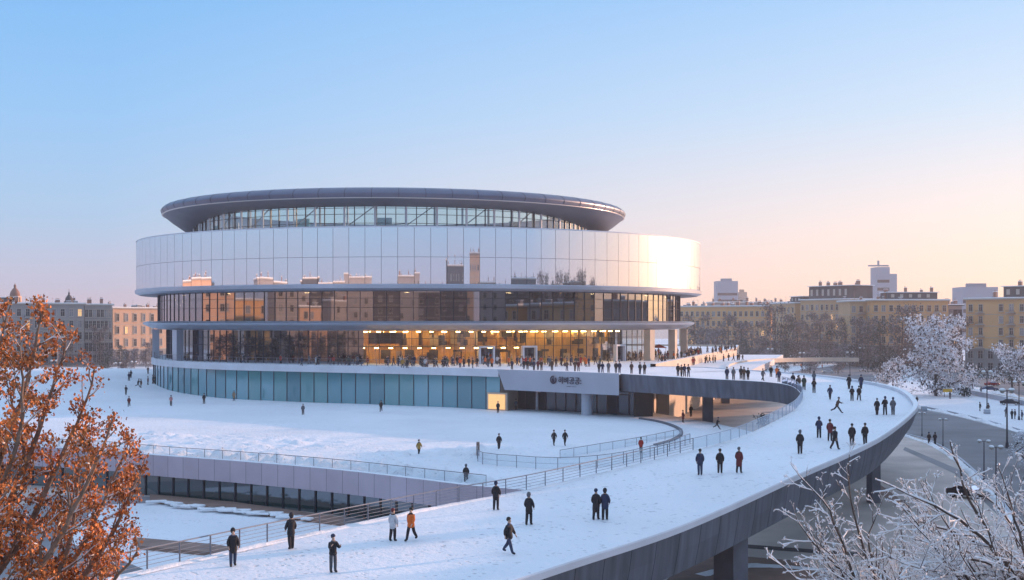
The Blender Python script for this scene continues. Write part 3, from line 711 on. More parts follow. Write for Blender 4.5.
# lower promenade and second ramp behind
lp = [(35.5,234.5),(28.3,238),(45,295),(69,379),(80,420),(100,420),(84,352),(66,300),(52,266),(45,240)]
lp = [(28.2,238.5),(45.2,295),(69.2,379),(82,378),(66,318),(50.5,262),(41.5,234),(36,234.2)]
b = MB(); b.prism([(x, y) for x, y in lp], 4.2, 5.6, M['fascia'], M['snow'])
tag(b.build('promenade'), kind='structure')
r2 = empty('curved_ramp', (80,330,GZ), label='second slimmer curving ramp with shaded underside beyond the main walkway', cat='ramp')
c1 = [(44,254,5.6),(50,285,5.7),(60,314,5.7),(73,336,5.5),(87,348,5.3),(98,353,5.1)]
N2 = 40; C1, _ = catmull([Vector(p) for p in c1], N2); C2 = offset(C1, -9.5); 
C1b = offset(C1, -1.2)
b = MB(); b.strip(C1, C2, M['snow_clean']); child(b, 'snow_deck', r2)
b = MB(); b.strip([p-up*.8 for p in C1], [p+up*.3 for p in C1], M['beige']); b.strip([p+up*.3 for p in C1], [p+up*.3 for p in offset(C1,-.6)], M['snow_clean']); b.strip([p+up*.3 for p in offset(C1,-.6)], [p for p in offset(C1,-.6)], M['beige']); child(b, 'fascia', r2)
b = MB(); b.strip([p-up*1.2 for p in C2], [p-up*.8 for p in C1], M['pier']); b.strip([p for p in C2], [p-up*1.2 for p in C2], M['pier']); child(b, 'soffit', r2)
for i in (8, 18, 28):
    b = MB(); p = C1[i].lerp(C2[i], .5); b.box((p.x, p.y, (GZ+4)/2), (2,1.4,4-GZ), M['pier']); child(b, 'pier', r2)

# ------------------------------------------------------------------ trees
def grow(root, limbs, targets, jit=.12, step=.5):
    """branch skeleton: limbs are polylines, then every target joins the nearest node"""
    nodes = [Vector(root)]; par = [-1]
    def nearest(p): 
        d = np.linalg.norm(np.array([tuple(n) for n in nodes]) - np.array(tuple(p)), axis=1); return int(d.argmin())
    for L in limbs:
        i = nearest(L[0])
        for p in L:
            p = Vector(p); a = nodes[i].copy(); n = max(1, int((p-a).length/step))
            for k in range(1, n+1):
                q = a.lerp(p, k/n) + (Vector([random.gauss(0, jit*.4) for _ in range(3)]) if k < n else Vector())
                nodes.append(q); par.append(i); i = len(nodes)-1
    r0 = Vector(root); arr = np.zeros((len(nodes)+len(targets)*14, 3)); cnt = len(nodes); arr[:cnt] = [tuple(n) for n in nodes]
    tips = []
    T = sorted(targets, key=lambda t: min((t-n).length for n in nodes[::4]))
    for t in T:
        d = np.linalg.norm(arr[:cnt] - np.array(tuple(t)), axis=1); i = int(d.argmin())
        a = nodes[i].copy(); L = d[i]; n = max(1, min(12, int(L/step))); bow = Vector((0,0,L*.12))
        for k in range(1, n+1):
            u = k/n; q = a.lerp(t, u) - bow*math.sin(math.pi*u) + (Vector([random.gauss(0, jit*.3) for _ in range(3)]) if k < n else Vector())
            nodes.append(q); arr[cnt] = tuple(q); cnt += 1; par.append(i); i = len(nodes)-1
        tips.append(i)
    w_ = [0]*len(nodes)
    for i in tips: w_[i] += 1
    for i in range(len(nodes)-1, 0, -1):
        w_[i] = max(w_[i], 0); w_[par[i]] += w_[i]
    return nodes, par, w_, tips
def tree_mesh(nodes, par, w_, r0, rp, bark, snow=None, rmax=9, snowk=.9, sadd=.012, minr=0, zmin=None):
    b = MB(); s = MB()
    rad = [min(rmax, r0*max(1, x)**rp) for x in w_]
    for i in range(1, len(nodes)):
        a, c = nodes[par[i]], nodes[i]; ra = min(rad[par[i]], rad[i]*1.25); n = 3 if rad[i] < r0*2.5 else 7
        b.tube(a, c, max(ra, minr), max(rad[i], minr), bark, n)
        if snow is not None:
            d = (c-a).normalized()
            if abs(d.z) < .9:
                h = Vector((0,0,1))*(rad[i]*.75 + sadd*.5); rr = rad[i]*snowk + sadd
                if random.random() < .93: s.tube(a+h, c+h, rr, rr*random.uniform(.75,1.1), snow, 4 if n == 3 else 6)
    return b, s
def leaf_cloud(mb, centers, per, spread, size, m, flat=0):
    mats = m if isinstance(m, list) else [m]
    for c in centers:
        for _ in range(per):
            p = c + Vector((random.gauss(0,spread), random.gauss(0,spread), random.gauss(0,spread*.8)))
            s = size*random.uniform(.5,1.3); q = Euler((random.uniform(0,6.3), random.uniform(0,6.3), random.uniform(0,6.3))).to_matrix()
            if flat: q = Euler((random.gauss(0,flat), random.gauss(0,flat), random.uniform(0,6.3))).to_matrix()
            vs = [p + q @ Vector(v) for v in ((-s*.5,0,0),(0,-s*.42,.1*s),(s*.55,0,0),(0,s*.42,.1*s))]
            mb.add(vs, [(0,1,2,3)], random.choice(mats))

# near trees: limbs with recursive forking twigs
def sprout(E, T, p, d, L, r, depth, keep, trop=.06, seg=.16, wob=.13, ang=(28,52), dens=.30, shrink=(.42,.72)):
    n = max(2, int(L/seg)); sl_ = L/n; d = d.normalized(); side_ = random.random()*6.28
    for i in range(n):
        d = (d + Vector([random.gauss(0, wob) for _ in range(3)]) + Vector((0,0,trop))).normalized(); q = p + d*sl_; t = (i+1)/n
        if not keep(q): break
        r1 = r*(1-.65*t/1.0); E.append((p, q, r*(1-.65*i/n), r1)); p = q
        if depth > 0 and t > .12 and random.random() < sl_/dens:
            side_ += 2.4 + random.uniform(-.4,.4); ax = d.orthogonal().normalized(); ax.rotate(Matrix.Rotation(side_, 3, d)); dd = d.copy(); dd.rotate(Matrix.Rotation(R(random.uniform(*ang)), 3, ax))
            sprout(E, T, p, dd, L*random.uniform(*shrink)*(1-.45*t), r1*.62, depth-1, keep, trop, seg*.85, wob, ang, dens*.62, shrink)
    T.append(p)
def limb_tree(name, root, limbs, keep, bark, label, r0, rt, L1, depth, sp=.34, trop=.06, snowk=.85, sadd=.010, minr=.0055, leaves=None, snowprob=.95, ang=(28,52), fork0=1):
    t = empty(name, root, label=label, cat='tree'); E = []; T = []; br = []
    for li, L in enumerate(limbs):
        P, LL = catmull(L, max(4, int(sum((Vector(b_)-Vector(a)).length for a, b_ in zip(L, L[1:]))/.3)))
        a0, a1 = (r0, r0*.6) if li < fork0 else (r0*(.42 if li < 12 else .2), rt)
        P = [p + Vector([random.gauss(0,.018) for _ in range(3)]) for p in P]
        for k in range(len(P)-1):
            u0, u1 = k/(len(P)-1), (k+1)/(len(P)-1); E.append((P[k], P[k+1], a0+(a1-a0)*u0, a0+(a1-a0)*u1))
            if li >= fork0 and u0 > .15 and random.random() < .3/sp:
                d = (P[k+1]-P[k]).normalized(); ax = d.orthogonal().normalized(); ax.rotate(Matrix.Rotation(random.random()*6.28, 3, d)); dd = d.copy(); dd.rotate(Matrix.Rotation(R(random.uniform(*ang)), 3, ax))
                sprout(E, T, P[k+1], dd, L1*random.uniform(.55,1.15)*(1-.5*u1), max(rt*.8, (a0+(a1-a0)*u1)*.5), depth, keep, trop)
        sprout(E, T, P[-1], P[-1]-P[-2], L1*.5, rt, depth-1, keep, trop)
    b = MB(); sn = MB()
    for p, q, ra_, rb in E:
        n = 4 if ra_ < .02 else 8; b.tube(p, q, max(ra_, minr), max(rb, minr), bark, n); d = (q-p).normalized()
        if abs(d.z) < .975 and random.random() < snowprob:
            h = Vector((0,0,1))*(max(ra_,minr)*.7+sadd*.45); k = min(1, 1.25-abs(d.z)); e1, e2 = (max(ra_,minr)*snowk+sadd)*k, (max(rb,minr)*snowk+sadd)*k*random.uniform(.7,1.2); sn.tube(p+h, q+h, e1, e2, M['snow_clean'], 5)
    if not leaves: leaf_cloud(sn, T, 2, .02, .045, M['snow_clean'])
    child(b, 'branches', t); child(sn, 'snow_cover', t, True)
    if leaves:
        lb = MB(); leaf_cloud(lb, T, leaves[0], leaves[1], leaves[2], M['leaf']); 
        for p, q, ra_, rb in E:
            if ra_ < .03 and random.random() < leaves[3]: leaf_cloud(lb, [q], 2, leaves[1]*.8, leaves[2], M['leaf'])
        child(lb, 'leaves', t)
    return t
def topx(p): return CX + p.x/p.y*F, CY - (p.z-CAMZ)/p.y*F
YT = 27.0
def lm(*pp): return [atd(x, y, YT+dy) for x, y, dy in pp]
root = Vector((-13.2, 27, GZ)); trunk_top = atd(-95, 640, YT)
limbs = [[root, Vector((-13.1,27,2)), trunk_top],
  [trunk_top, *lm((-60,540,0),(-25,420,.3),(6,325,.5))], [trunk_top, *lm((-40,560,-.5),(-5,470,-.6),(25,390,-.8),(40,318,-.8))], [trunk_top, *lm((-40,600,.9),(15,490,.9),(45,410,.9),(66,345,.9))],
  [trunk_top, *lm((-30,600,.6),(20,540,.9),(60,460,1.2),(92,385,1.3))], [trunk_top, *lm((-20,620,-1),(40,565,-1.2),(84,490,-1.3),(112,425,-1.2))], [trunk_top, *lm((-20,640,1.6),(50,590,1.6),(90,530,1.6),(122,460,1.6))],
  [trunk_top, *lm((0,630,.2),(60,600,.4),(108,540,.6),(138,478,.7))], [trunk_top, *lm((-10,640,-.3),(60,625,-.3),(105,590,-.5),(138,552,-.4))],
  [trunk_top, *lm((-60,580,-1.5),(-10,510,-2),(20,430,-2.1),(22,365,-2))], [trunk_top, *lm((-90,560,1),(-50,470,1),(-20,380,1),(-8,330,1))], [trunk_top, *lm((-20,650,0),(30,610,-.2),(60,570,-.2),(75,520,-.2),(78,470,-.2))]]
def right_edge(y): return np.interp(y, [290,312,332,360,400,430,456,470,520,545,600], [40,52,74,90,108,126,148,152,142,134,140])
def keep_t(p):
    x, y = topx(p); return y > 300 and x < right_edge(y) + 3*math.sin(y*.5)
limb_tree('autumn_tree', root, limbs, keep_t, M['barkpale'], 'near tree with rusty orange autumn leaves and snow dusted limbs', .30, .022, 1.45, 2, .255, .10, .9, .009, .007, (11,.085,.078,.95), .85, (22,48))
YB = 31.0
def lb_(Y, *pp): return [atd(x, y, Y+dy) for x, y, dy in pp]
ra = Vector((10.3, YB, GZ)); ta = atd(905, 690, YB)
la = [[ra, ra.lerp(ta,.6)+Vector((.1,0,0)), ta], [ta, *lb_(YB,(885,610,0),(868,560,0),(852,505,.1),(847,462,.2))], [ta, *lb_(YB,(862,600,-.2),(848,560,-.3),(826,505,-.4),(805,482,-.5))], [ta, *lb_(YB,(860,600,-.4),(835,565,-.4),(812,540,-.5),(798,522,-.6))],
      [ta, *lb_(YB,(850,625,.4),(815,590,.6),(788,572,.8),(774,560,.8))], [ta, *lb_(YB,(875,575,.3),(868,540,.5),(878,510,.5))], [ta, *lb_(YB,(880,610,-1),(860,590,-1),(835,575,-1))], [ta, *lb_(YB,(895,600,-1),(905,560,-1),(900,530,-1))]]
for _ in range(20):
    x = random.uniform(805, 930); y = random.uniform(525, 595); dy = random.uniform(-1.3,1.3); st0 = la[random.randrange(1, len(la))]; c0_ = Vector(st0[random.randrange(0, 2)]); e_ = atd(x, y, YB+dy); la.append([c0_, c0_.lerp(e_,.5)+Vector((0,0,-.15)), e_])
def keep_a(p):
    x, y = topx(p); return y > 440 and x > 765
limb_tree('snowy_bare_tree', ra, la, keep_a, M['bark'], 'sparse leafless tree with upright snow laden twigs at the bottom right', .15, .012, 1.15, 3, .15, .03, sadd=.012, minr=.005)
YC = 27.0
rc_ = Vector((13.2, YC, GZ)); tc_ = atd(1075, 720, YC)
lc = [[rc_, rc_.lerp(tc_,.6), tc_], [tc_, *lb_(YC,(1030,610,0),(1000,550,0),(972,505,.2),(958,465,.3),(951,440,.3))], [tc_, *lb_(YC,(1020,590,-.6),(985,540,-.6),(945,512,-.8),(918,498,-.9),(895,488,-.9))],
      [tc_, *lb_(YC,(1000,620,.6),(950,585,.8),(915,565,1),(892,556,1))], [tc_, *lb_(YC,(1030,570,-1.2),(1015,520,-1.2),(1003,475,-1.3))], [tc_, *lb_(YC,(1060,560,1),(1045,500,1),(1026,458,1.2))],
      [tc_, *lb_(YC,(1010,570,1.2),(960,535,1.3),(930,525,1.4),(908,520,1.4))], [tc_, *lb_(YC,(1040,610,-.8),(1010,575,-.9),(975,560,-1),(940,562,-1))], [tc_, *lb_(YC,(1050,590,.5),(1030,550,.5),(1010,520,.5),(985,495,.5))],
      [tc_, *lb_(YC,(1000,640,-.2),(960,610,-.3),(930,590,-.3),(895,585,-.3))], [tc_, *lb_(YC,(1040,600,1.6),(1005,560,1.7),(965,552,1.7),(930,540,1.8))]]
for _ in range(26):
    x = random.uniform(895, 1060); y = random.uniform(492, 600); dy = random.uniform(-1.8,1.8); st0 = lc[random.randrange(1, 10)]; c0_ = Vector(st0[random.randrange(0, 2)]); e_ = atd(x, y, YC+dy); lc.append([c0_, c0_.lerp(e_,.5)+Vector((0,0,-.15)), e_])
def keep_c(p):
    x, y = topx(p); return y > np.interp(x, [880,925,945,951,960,985,1024,1100],[478,478,440,430,450,470,450,430])
limb_tree('snowy_bare_tree', rc_, lc, keep_c, M['bark'], 'wide dense leafless tree heavy with snow in the bottom right corner', .2, .013, 1.4, 3, .125, .02, sadd=.012, minr=.005)
# a clump of snow lying in a fork of the big tree

# frosted mid distance tree
def frosty(name, label, base, H, W, n, per, leafs, cat='tree', group=None, size=.5, spread=.8, lobes=7, low=.15, tap=1.0):
    t = empty(name, base, label=label, cat=cat, group=group)
    tg = []; cs = [(random.uniform(-.55,.55)*W/2*(1-k/lobes*.6), random.uniform(-.5,.5)*W/2, low*H + (H*(1-low))*(k+.5)/lobes*.98, W/2*random.uniform(.38,.6)*(1-.55*tap*k/lobes)) for k in range(lobes) for _ in range(2)]
    while len(tg) < n:
        c = random.choice(cs); v = Vector([random.gauss(0,1) for _ in range(3)]).normalized()*random.uniform(.5,1)**.5*c[3]
        p = Vector(c[:3]) + Vector((v.x, v.y, v.z*.55))
        if low*H*.6 < p.z < H: tg.append(p)
    nodes, par, w_, tips = grow(Vector((0,0,0)), [[Vector((0,0,H*.25)), Vector((.2,0,H*.6)), Vector((0,0,H*.85))]], tg, .2, 1.0)
    bt, _ = tree_mesh(nodes, par, w_, .04, .42, M['bark'], None, .45); bt.build('trunk', t)
    lb = MB(); leaf_cloud(lb, [nodes[i] for i in tips], per, spread, size, leafs); lb.build('crown', t); return t
frosty('frosted_tree', 'large white frosted tree by the street in front of the ochre houses', at(936,396,GZ), 21.5, 29, 420, 22, [M['frost']]*4+[M['frostdark']], size=.6, spread=.75, lobes=7, low=.08, tap=.62)
frosty('frosted_tree', 'small drooping frosted tree at the right edge beyond the road', at(1012,392,GZ), 13.5, 15, 120, 18, [M['frost']]*4+[M['frostdark']], size=.5, spread=.6, lobes=4, low=.35)
frosty('frosted_tree', 'low frost covered bush tree beside the right hand street lamps', at(1035,470,GZ), 5.5, 9, 120, 24, [M['frost']]*3, size=.22, spread=.35, lobes=3)
frosty('frosted_tree', 'small frosted tree left of the large frosted tree', at(893,388,GZ), 9, 10, 90, 18, [M['frost']]*3+[M['frostdark']], size=.4, spread=.5, lobes=4, low=.3)
# far tree rows
protos = []
for k, (H, W, lf) in enumerate([(24,19,[M['haze_tree']]*5+[M['frosthaze']]),(19,16,[M['haze_tree']]*3+[M['frosthaze']]*2),(22,13,[M['evergreen']]*4+[M['frosthaze']]),(15,13,[M['frosthaze']]*3+[M['haze_tree']]*2)]):
    protos.append(frosty('park_tree', 'x', (0,0,-500), H, W, 120, 22, lf, size=.55, spread=1.0, lobes=6, low=.12))
used = [False]*4; kinds = ['bare hazy brown tree', 'bare tree with frosted twigs', 'dark evergreen tree', 'small whitened tree']
def far_tree(px, Y, k, label, grp, s=1.0):
    t = protos[k] if not used[k] else copy_tree(protos[k]); used[k] = True
    t.location = ((px-CX)/F*Y, Y, GZ); t.rotation_euler.z = random.uniform(0,6.28); t.scale = (s,s,s*random.uniform(.92,1.08)); t['label'] = label; t['group'] = grp
xs = [694,706,718,728,741,752,763,775,786,797,808,820,833,845,857,868,880,902,915,955]
for i, x in enumerate(xs):
    k = [0,3,1,0,1,0,3,0,2,1,0,0,2,0,1,0,2,0,1,0][i]
    far_tree(x, 600+random.uniform(-50,40)-(60 if x > 860 else 0), k, kinds[k]+' in the hazy row before the ochre houses', 'trees in front of the ochre apartment houses', random.uniform(.85,1.15))
for i, (x, y_, k, s) in enumerate([(702,500,3,.55),(724,490,3,.6),(765,480,3,.6),(810,470,3,.65),(838,480,1,.5),(745,520,2,.6),(785,500,2,.5)]):
    far_tree(x, y_, k, kinds[k]+' in the snow just beyond the second ramp', 'small trees beyond the second ramp', s)
for i, (x, y_, k, s) in enumerate([(108,470,2,.45),(112,560,3,.5),(122,540,2,.5),(134,545,3,.55),(126,480,1,.5),(146,550,1,.6),(100,580,0,.8),(30,560,1,.6),(66,570,0,.6),(88,540,3,.5)]):
    far_tree(x, y_, k, kinds[k]+' beside the road before the grey and orange palaces', 'trees by the road on the left', s)

# ------------------------------------------------------------------ houses
def window_mesh(w_, h_, fm, gm, sill=True, arch=False):
    b = MB(); t = w_*.14
    b.box((0,-.05,0), (w_,.06,h_), gm)
    for s in (-1,1): b.box((s*(w_/2+t/2),-.12,0), (t,.26,h_+2*t), fm)
    for s in (-1,1): b.box((0,-.12,s*(h_/2+t/2)), (w_,.26,t), fm)
    b.box((0,-.09,0), (t*.5,.10,h_), fm); b.box((0,-.09,h_*.18), (w_,.10,t*.5), fm)
    if sill: b.box((0,-.25,-h_/2-t*1.3), (w_*1.5,.5,t*.8), fm)
    if arch: b.box((0,-.2,h_/2+t*1.9), (w_*1.5,.4,t*.9), fm)
    me = bpy.data.meshes.new('window'); me.from_pydata(b.v, [], b.f)
    for m in b.ms: me.materials.append(m)
    me.polygons.foreach_set('material_index', b.m); me.update(); return me
M['pane'] = glass_mat('window_pane', (.012,.014,.02), .0, (0,0,0), .08)
M['curtain'] = glass_mat('curtained_pane', (.20,.20,.21), .05, (0,0,0), .1)
M['ochre'] = mat('ochre_stucco', (.62,.345,.155), .85, 0, .10, .08)
M['ochre2'] = mat('ochre_light_stucco', (.55,.36,.20), .85, 0, .12, .06)
M['salmon'] = mat('salmon_stucco', (.55,.34,.22), .85, 0, .1, .08)
M['greystone'] = mat('grey_stucco', (.30,.27,.26), .85, 0, .12, .08)
M['basestone'] = mat('stone_base', (.26,.235,.225), .85, 0, .15, .15)
M['trimstone'] = mat('stone_trim', (.42,.37,.32), .8)
M['roofdark'] = mat('roof_slate', (.07,.065,.07), .8, 0, .2, .3)
M['chimney'] = mat('chimney_brick', (.27,.14,.10), .85, 0, .2, .8)
M['tower'] = mat('tower_concrete', (.24,.27,.33), .7, 0, .06, .05)
M['towerwarm'] = mat('tower_tan', (.45,.33,.25), .8, 0, .08, .05)

def house(label, p0, p1, depth, ztop, floors, bays, wall, name='apartment_building', cat='building', grp=None, base=GZ, wsz=(1.5,2.6), roof_over=.9, basefl=1, trim='trimstone', sidebays=0, balc=(), attic=None, chim=4, pent=None, skip=(), arch=False, litw=()):
    p0, p1 = Vector((*p0, base)), Vector((*p1, base)); u = (p1-p0).normalized(); L = (p1-p0).length; ang = math.atan2(u.y, u.x)
    root = empty(name, p0, ang, label=label, cat=cat, group=grp)
    H = ztop-base; D = depth   # local: x along the front, y backwards
    b = MB(); b.box((L/2, D/2, H/2), (L, D, H), M[wall]); b.build('wall', root)
    fh = H/(floors+.25)
    b = MB(); hb = fh*basefl
    b.box((L/2, D/2, hb/2), (L+.5, D+.5, hb), M['basestone']); b.box((L/2, D/2, hb+.2), (L+.9, D+.9, .4), M[trim]); b.build('stone_base', root)
    b = MB()
    for f in range(basefl+1, floors): b.box((L/2, D/2, fh*f), (L+.22, D+.22, .22), M[trim])
    b.build('string_courses', root)
    b = MB(); b.box((L/2, D/2, H+.25), (L+2*roof_over, D+2*roof_over, .5), M[trim]); b.build('cornice', root)
    r = MB(); r.box((L/2, D/2, H+.7), (L+2*roof_over-.2, D+2*roof_over-.2, .4), M['snow_clean'])
    rf = r.build('roof', root)
    if attic:
        a0, a1, ah = attic; b = MB(); b.box((L*(a0+a1)/2, D*.5, H+.9+ah/2), (L*(a1-a0), D*.6, ah), M['roofdark']); b.box((L*(a0+a1)/2, D*.5, H+.9+ah+.15), (L*(a1-a0)+1.5, D*.6+1.5, .3), M['snow_clean'])
        for k in range(int(L*(a1-a0)/4)): b.box((L*a0+2+k*4, D*.2-.05, H+.9+ah*.5), (1.4,.2,ah*.5), M['trimstone'])
        b.build('attic', rf)
    c = MB()
    for k in range(int(L/5)):
        x = random.uniform(1, L-1); y_ = D*random.uniform(.15,.5); q = random.random(); zz = H+.9
        if q < .45: hh = random.uniform(.5,1.3); c.box((x,y_,zz+hh/2), (random.uniform(.8,2.4),1.1,hh), M['basestone']); c.box((x,y_,zz+hh+.08), (2.2,1.2,.16), M['snow_clean'])
        else: hh = random.uniform(1.5,4); c.tube(Vector((x,y_,zz)), Vector((x,y_,zz+hh)), .06,.04, M['mullion'], 4); c.bar((x-.6,y_,zz+hh*.9), (x+.6,y_,zz+hh*.9), .05,.05, M['mullion'])
    tag(c.build('rooftop_clutter', rf), kind='stuff')
    for k in range(chim):
        c = MB(); x = L*(k+random.uniform(.2,.8))/chim; hz = random.uniform(1.2,2.6)+(attic[2] if attic and attic[0]*L < x < attic[1]*L else 0); cw = random.uniform(.9,2.2)
        y_ = D*random.uniform(.3,.6); c.box((x, y_, H+.9+hz/2), (cw,1.0,hz), M['chimney']); c.box((x, y_, H+.9+hz+.1), (cw+.3,1.3,.2), M['snow_clean'])
        for q in range(int(cw/.6)): c.tube(Vector((x-cw/2+.3+q*.6, y_, H+.9+hz)), Vector((x-cw/2+.3+q*.6, y_, H+1.7+hz)), .14, .14, M['chimney'], 6)
        c.build('chimney', rf)
    me = window_mesh(wsz[0], wsz[1], M[trim], M['pane'], arch=arch); me2 = window_mesh(wsz[0]*1.35, wsz[1]*1.1, M['basestone'], M['pane'], False)
    mec = window_mesh(wsz[0], wsz[1], M[trim], M['curtain'], arch=arch)
    mel = window_mesh(wsz[0], wsz[1], M[trim], M['lampsoft'])
    cnt = 0
    for f in range(floors):
        z = fh*(f+.55)
        for k in range(bays):
            if (k in skip and f >= basefl): continue
            if cnt >= 90: break
            mm = me2 if f < basefl else (mel if random.random() < .02 else mec if random.random() < .28 else me)
            o = bpy.data.objects.new('window', mm); COL.objects.link(o); o.parent = root
            yy = -.27 if f < basefl else -.0; o.location = (L*(k+.5)/bays, yy-.02, z); cnt += 1
    for s in range(sidebays):
        for f in range(basefl, floors):
            if cnt >= 100: break
            for side in ((-1,) if p0.x > 0 else (1,)):
                o = bpy.data.objects.new('window', me); COL.objects.link(o); o.parent = root; cnt += 1
                if side < 0: o.location = (-.02, D*(s+.5)/sidebays, fh*(f+.55)); o.rotation_euler.z = R(-90)
                else: o.location = (L+.02, D*(s+.5)/sidebays, fh*(f+.55)); o.rotation_euler.z = R(90)
    for k in balc:
        for f in range(basefl, floors):
            b = MB(); x = L*(k+.5)/bays; z = fh*(f+.1)
            b.box((x,-.85,z), (3.4,1.5,.2), M['basestone']); b.box((x,-.85,z+.16), (3.2,1.3,.12), M['snow_clean'])
            for q in range(9): b.box((x-1.6+q*.4,-1.55,z+.65), (.06,.06,1.0), M['mullion'])
            b.box((x,-1.55,z+1.15), (3.4,.08,.08), M['mullion']); b.build('balcony', root)
    return root
def X(px, Y): return (px-CX)/F*Y
def zt(py, Y): return CAMZ - (py-CY)/F*Y
# right side
h = house('ochre six storey corner house at the right edge, snow on its flat roof', (X(966,500),500), (X(1060,470),470), 22, zt(300,500), 6, 9, 'ochre', sidebays=3, balc=(1,4), attic=(.35,1.0,4.2), chim=4, basefl=2, skip=(2,))
h = house('ochre apartment house with balconies behind the large frosted tree', (X(872,560),560), (X(948,560),560), 20, zt(301,560), 6, 10, 'ochre', balc=(4,8), attic=(.25,.9,3.0), chim=5, basefl=2, sidebays=2, skip=())
h = house('paler set back bay beside the balcony house, tall dark balconies', (X(850,568),568), (X(872,568),568), 20, zt(302,568), 6, 3, 'ochre2', balc=(1,), chim=1, basefl=2)
h = house('dark recessed glass fronted house between the two ochre houses', (X(949,575),575), (X(962,575),575), 16, zt(306,575), 6, 3, 'greystone', chim=2, basefl=1, trim='mullion')
h = house('tall hazy yellow apartment house with rooftop pavilion behind bare trees', (X(796,660),650), (X(850,620),620), 22, zt(301,650), 6, 10, 'ochre2', attic=(.05,.95,6.5), chim=6, basefl=2)
h = house('hazy yellow house at the near end of the long terrace', (X(772,690),690), (X(796,660),662), 22, zt(304,670), 6, 6, 'ochre2', chim=2, basefl=2, attic=(.5,1,3))
h = house('long low hazy terrace of houses behind the row of trees', (X(684,700),720), (X(772,690),692), 20, zt(307,700), 5, 17, 'ochre', chim=14, basefl=1)
h = house('plain block with rooftop sheds right of the arena, above the row of trees', (X(712,800),800), (X(790,800),800), 20, zt(303,800), 5, 14, 'greystone', chim=9, basefl=1)
# left side
h = house('grey four storey palace in shade on the left with dormers and chimneys', (X(-40,560),560), (X(84,585),585), 22, zt(304.5,580), 5, 14, 'greystone', name='palace', chim=8, attic=(.0,.42,2.2), basefl=1, balc=(7,), wsz=(1.6,3.2), arch=True)
h = house('grey palace wing with tall paired pilasters ending at the side road', (X(84.5,586),586), (X(112,592),592), 22, zt(305.5,590), 5, 7, 'greystone', name='palace', chim=2, basefl=2, wsz=(1.3,3.4), sidebays=2, arch=True)
h = house('sunlit orange palace between the grey palace and the arena', (X(113,620),620), (X(113,620)+25,620+33), 18, zt(309,640), 4, 8, 'salmon', name='palace', chim=4, basefl=1, wsz=(1.6,3.4), arch=True, trim='trimstone')
# domes and spires standing on the palaces' skyline
def dome_tower(px, Y, ytop, yb, label, col, rr, spike):
    z0, z1 = GZ, zt(ytop, Y); zb = zt(yb, Y); t = empty('church_tower', (X(px,Y), Y, GZ), label=label, cat='tower')
    b = MB(); b.box((0,0,(zb-GZ)/2), (rr*2.2,rr*2.2,zb-GZ), M[col]); b.build('shaft', t)
    b = MB(); b.revolve([(rr,zb-GZ),(rr*1.15,zb-GZ+.3),(rr*1.05,zb-GZ+rr*.8),(rr*.65,zb-GZ+rr*1.5),(rr*.25,zb-GZ+rr*1.9),(rr*.3,zb-GZ+rr*2.4),(.12,zb-GZ+rr*2.8),(.08,z1-GZ),(0,z1-GZ)], M['roofdark' if spike else 'chimney'], (0,0), n=16); b.build('dome', t, True)
    for k in range(4):
        b = MB(); a = k*math.pi/2; b.box((math.cos(a)*rr*1.1, math.sin(a)*rr*1.1, zb-GZ-rr*.9), (rr*.7 if k%2 else .1, .1 if k%2 else rr*.7, rr*1.2), M['pane']); b.build('window', t)
dome_tower(15, 640, 283, 296, 'reddish domed turret rising behind the grey palace at far left', 'salmon', 2.2, False)
dome_tower(69, 640, 289, 301, 'dark slender spired turret above the grey palace roof', 'roofdark', 1.7, True)
# far towers
def tower(px0, px1, Y, ytop, label, m='tower', step=None, crane=False):
    x0, x1 = X(px0,Y), X(px1,Y); z1 = zt(ytop,Y); t = empty('office_tower', ((x0+x1)/2, Y, GZ), label=label, cat='tower'); W = x1-x0; H = z1-GZ
    b = MB()
    if step: b.box((-W*.18,10,H/2), (W*.64,20,H), M[m]); b.box((W*.32,10,(H-step)/2), (W*.36,20,H-step), M[m])
    else: b.box((0,10,H/2), (W,20,H), M[m])
    b.build('wall', t); b = MB()
    nf = int(H/7)
    for f in range(2, nf): b.box((-W*.18 if step else 0,-.08,f*7), (W*(.6 if step else .94),.1,2.6), M['pane'])
    b.build('window_bands', t)
    if crane:
        b = MB(); b.box((-W*.3,8,H+1.5), (W*1.0,3,1.2), M[m]); b.box((-W*.3,8,H+4), (1.5,1.5,4), M[m]); b.build('crane', t)
    else:
        b = MB(); b.box((0,8,H+1.4), (W*.5,6,2.8), M[m]); b.build('roof_plant', t)
tower(717,738,1300,281,'tall pale hazy tower block right of the arena')
tower(739,747,1320,292,'short tan tower beside the pale hazy tower block','towerwarm')
tower(877,897,1100,267,'hazy stepped tower with rooftop crane above the ochre houses','tower',6,True)
tower(962,998,900,287,'wide pale flat topped block above the ochre corner house','tower')
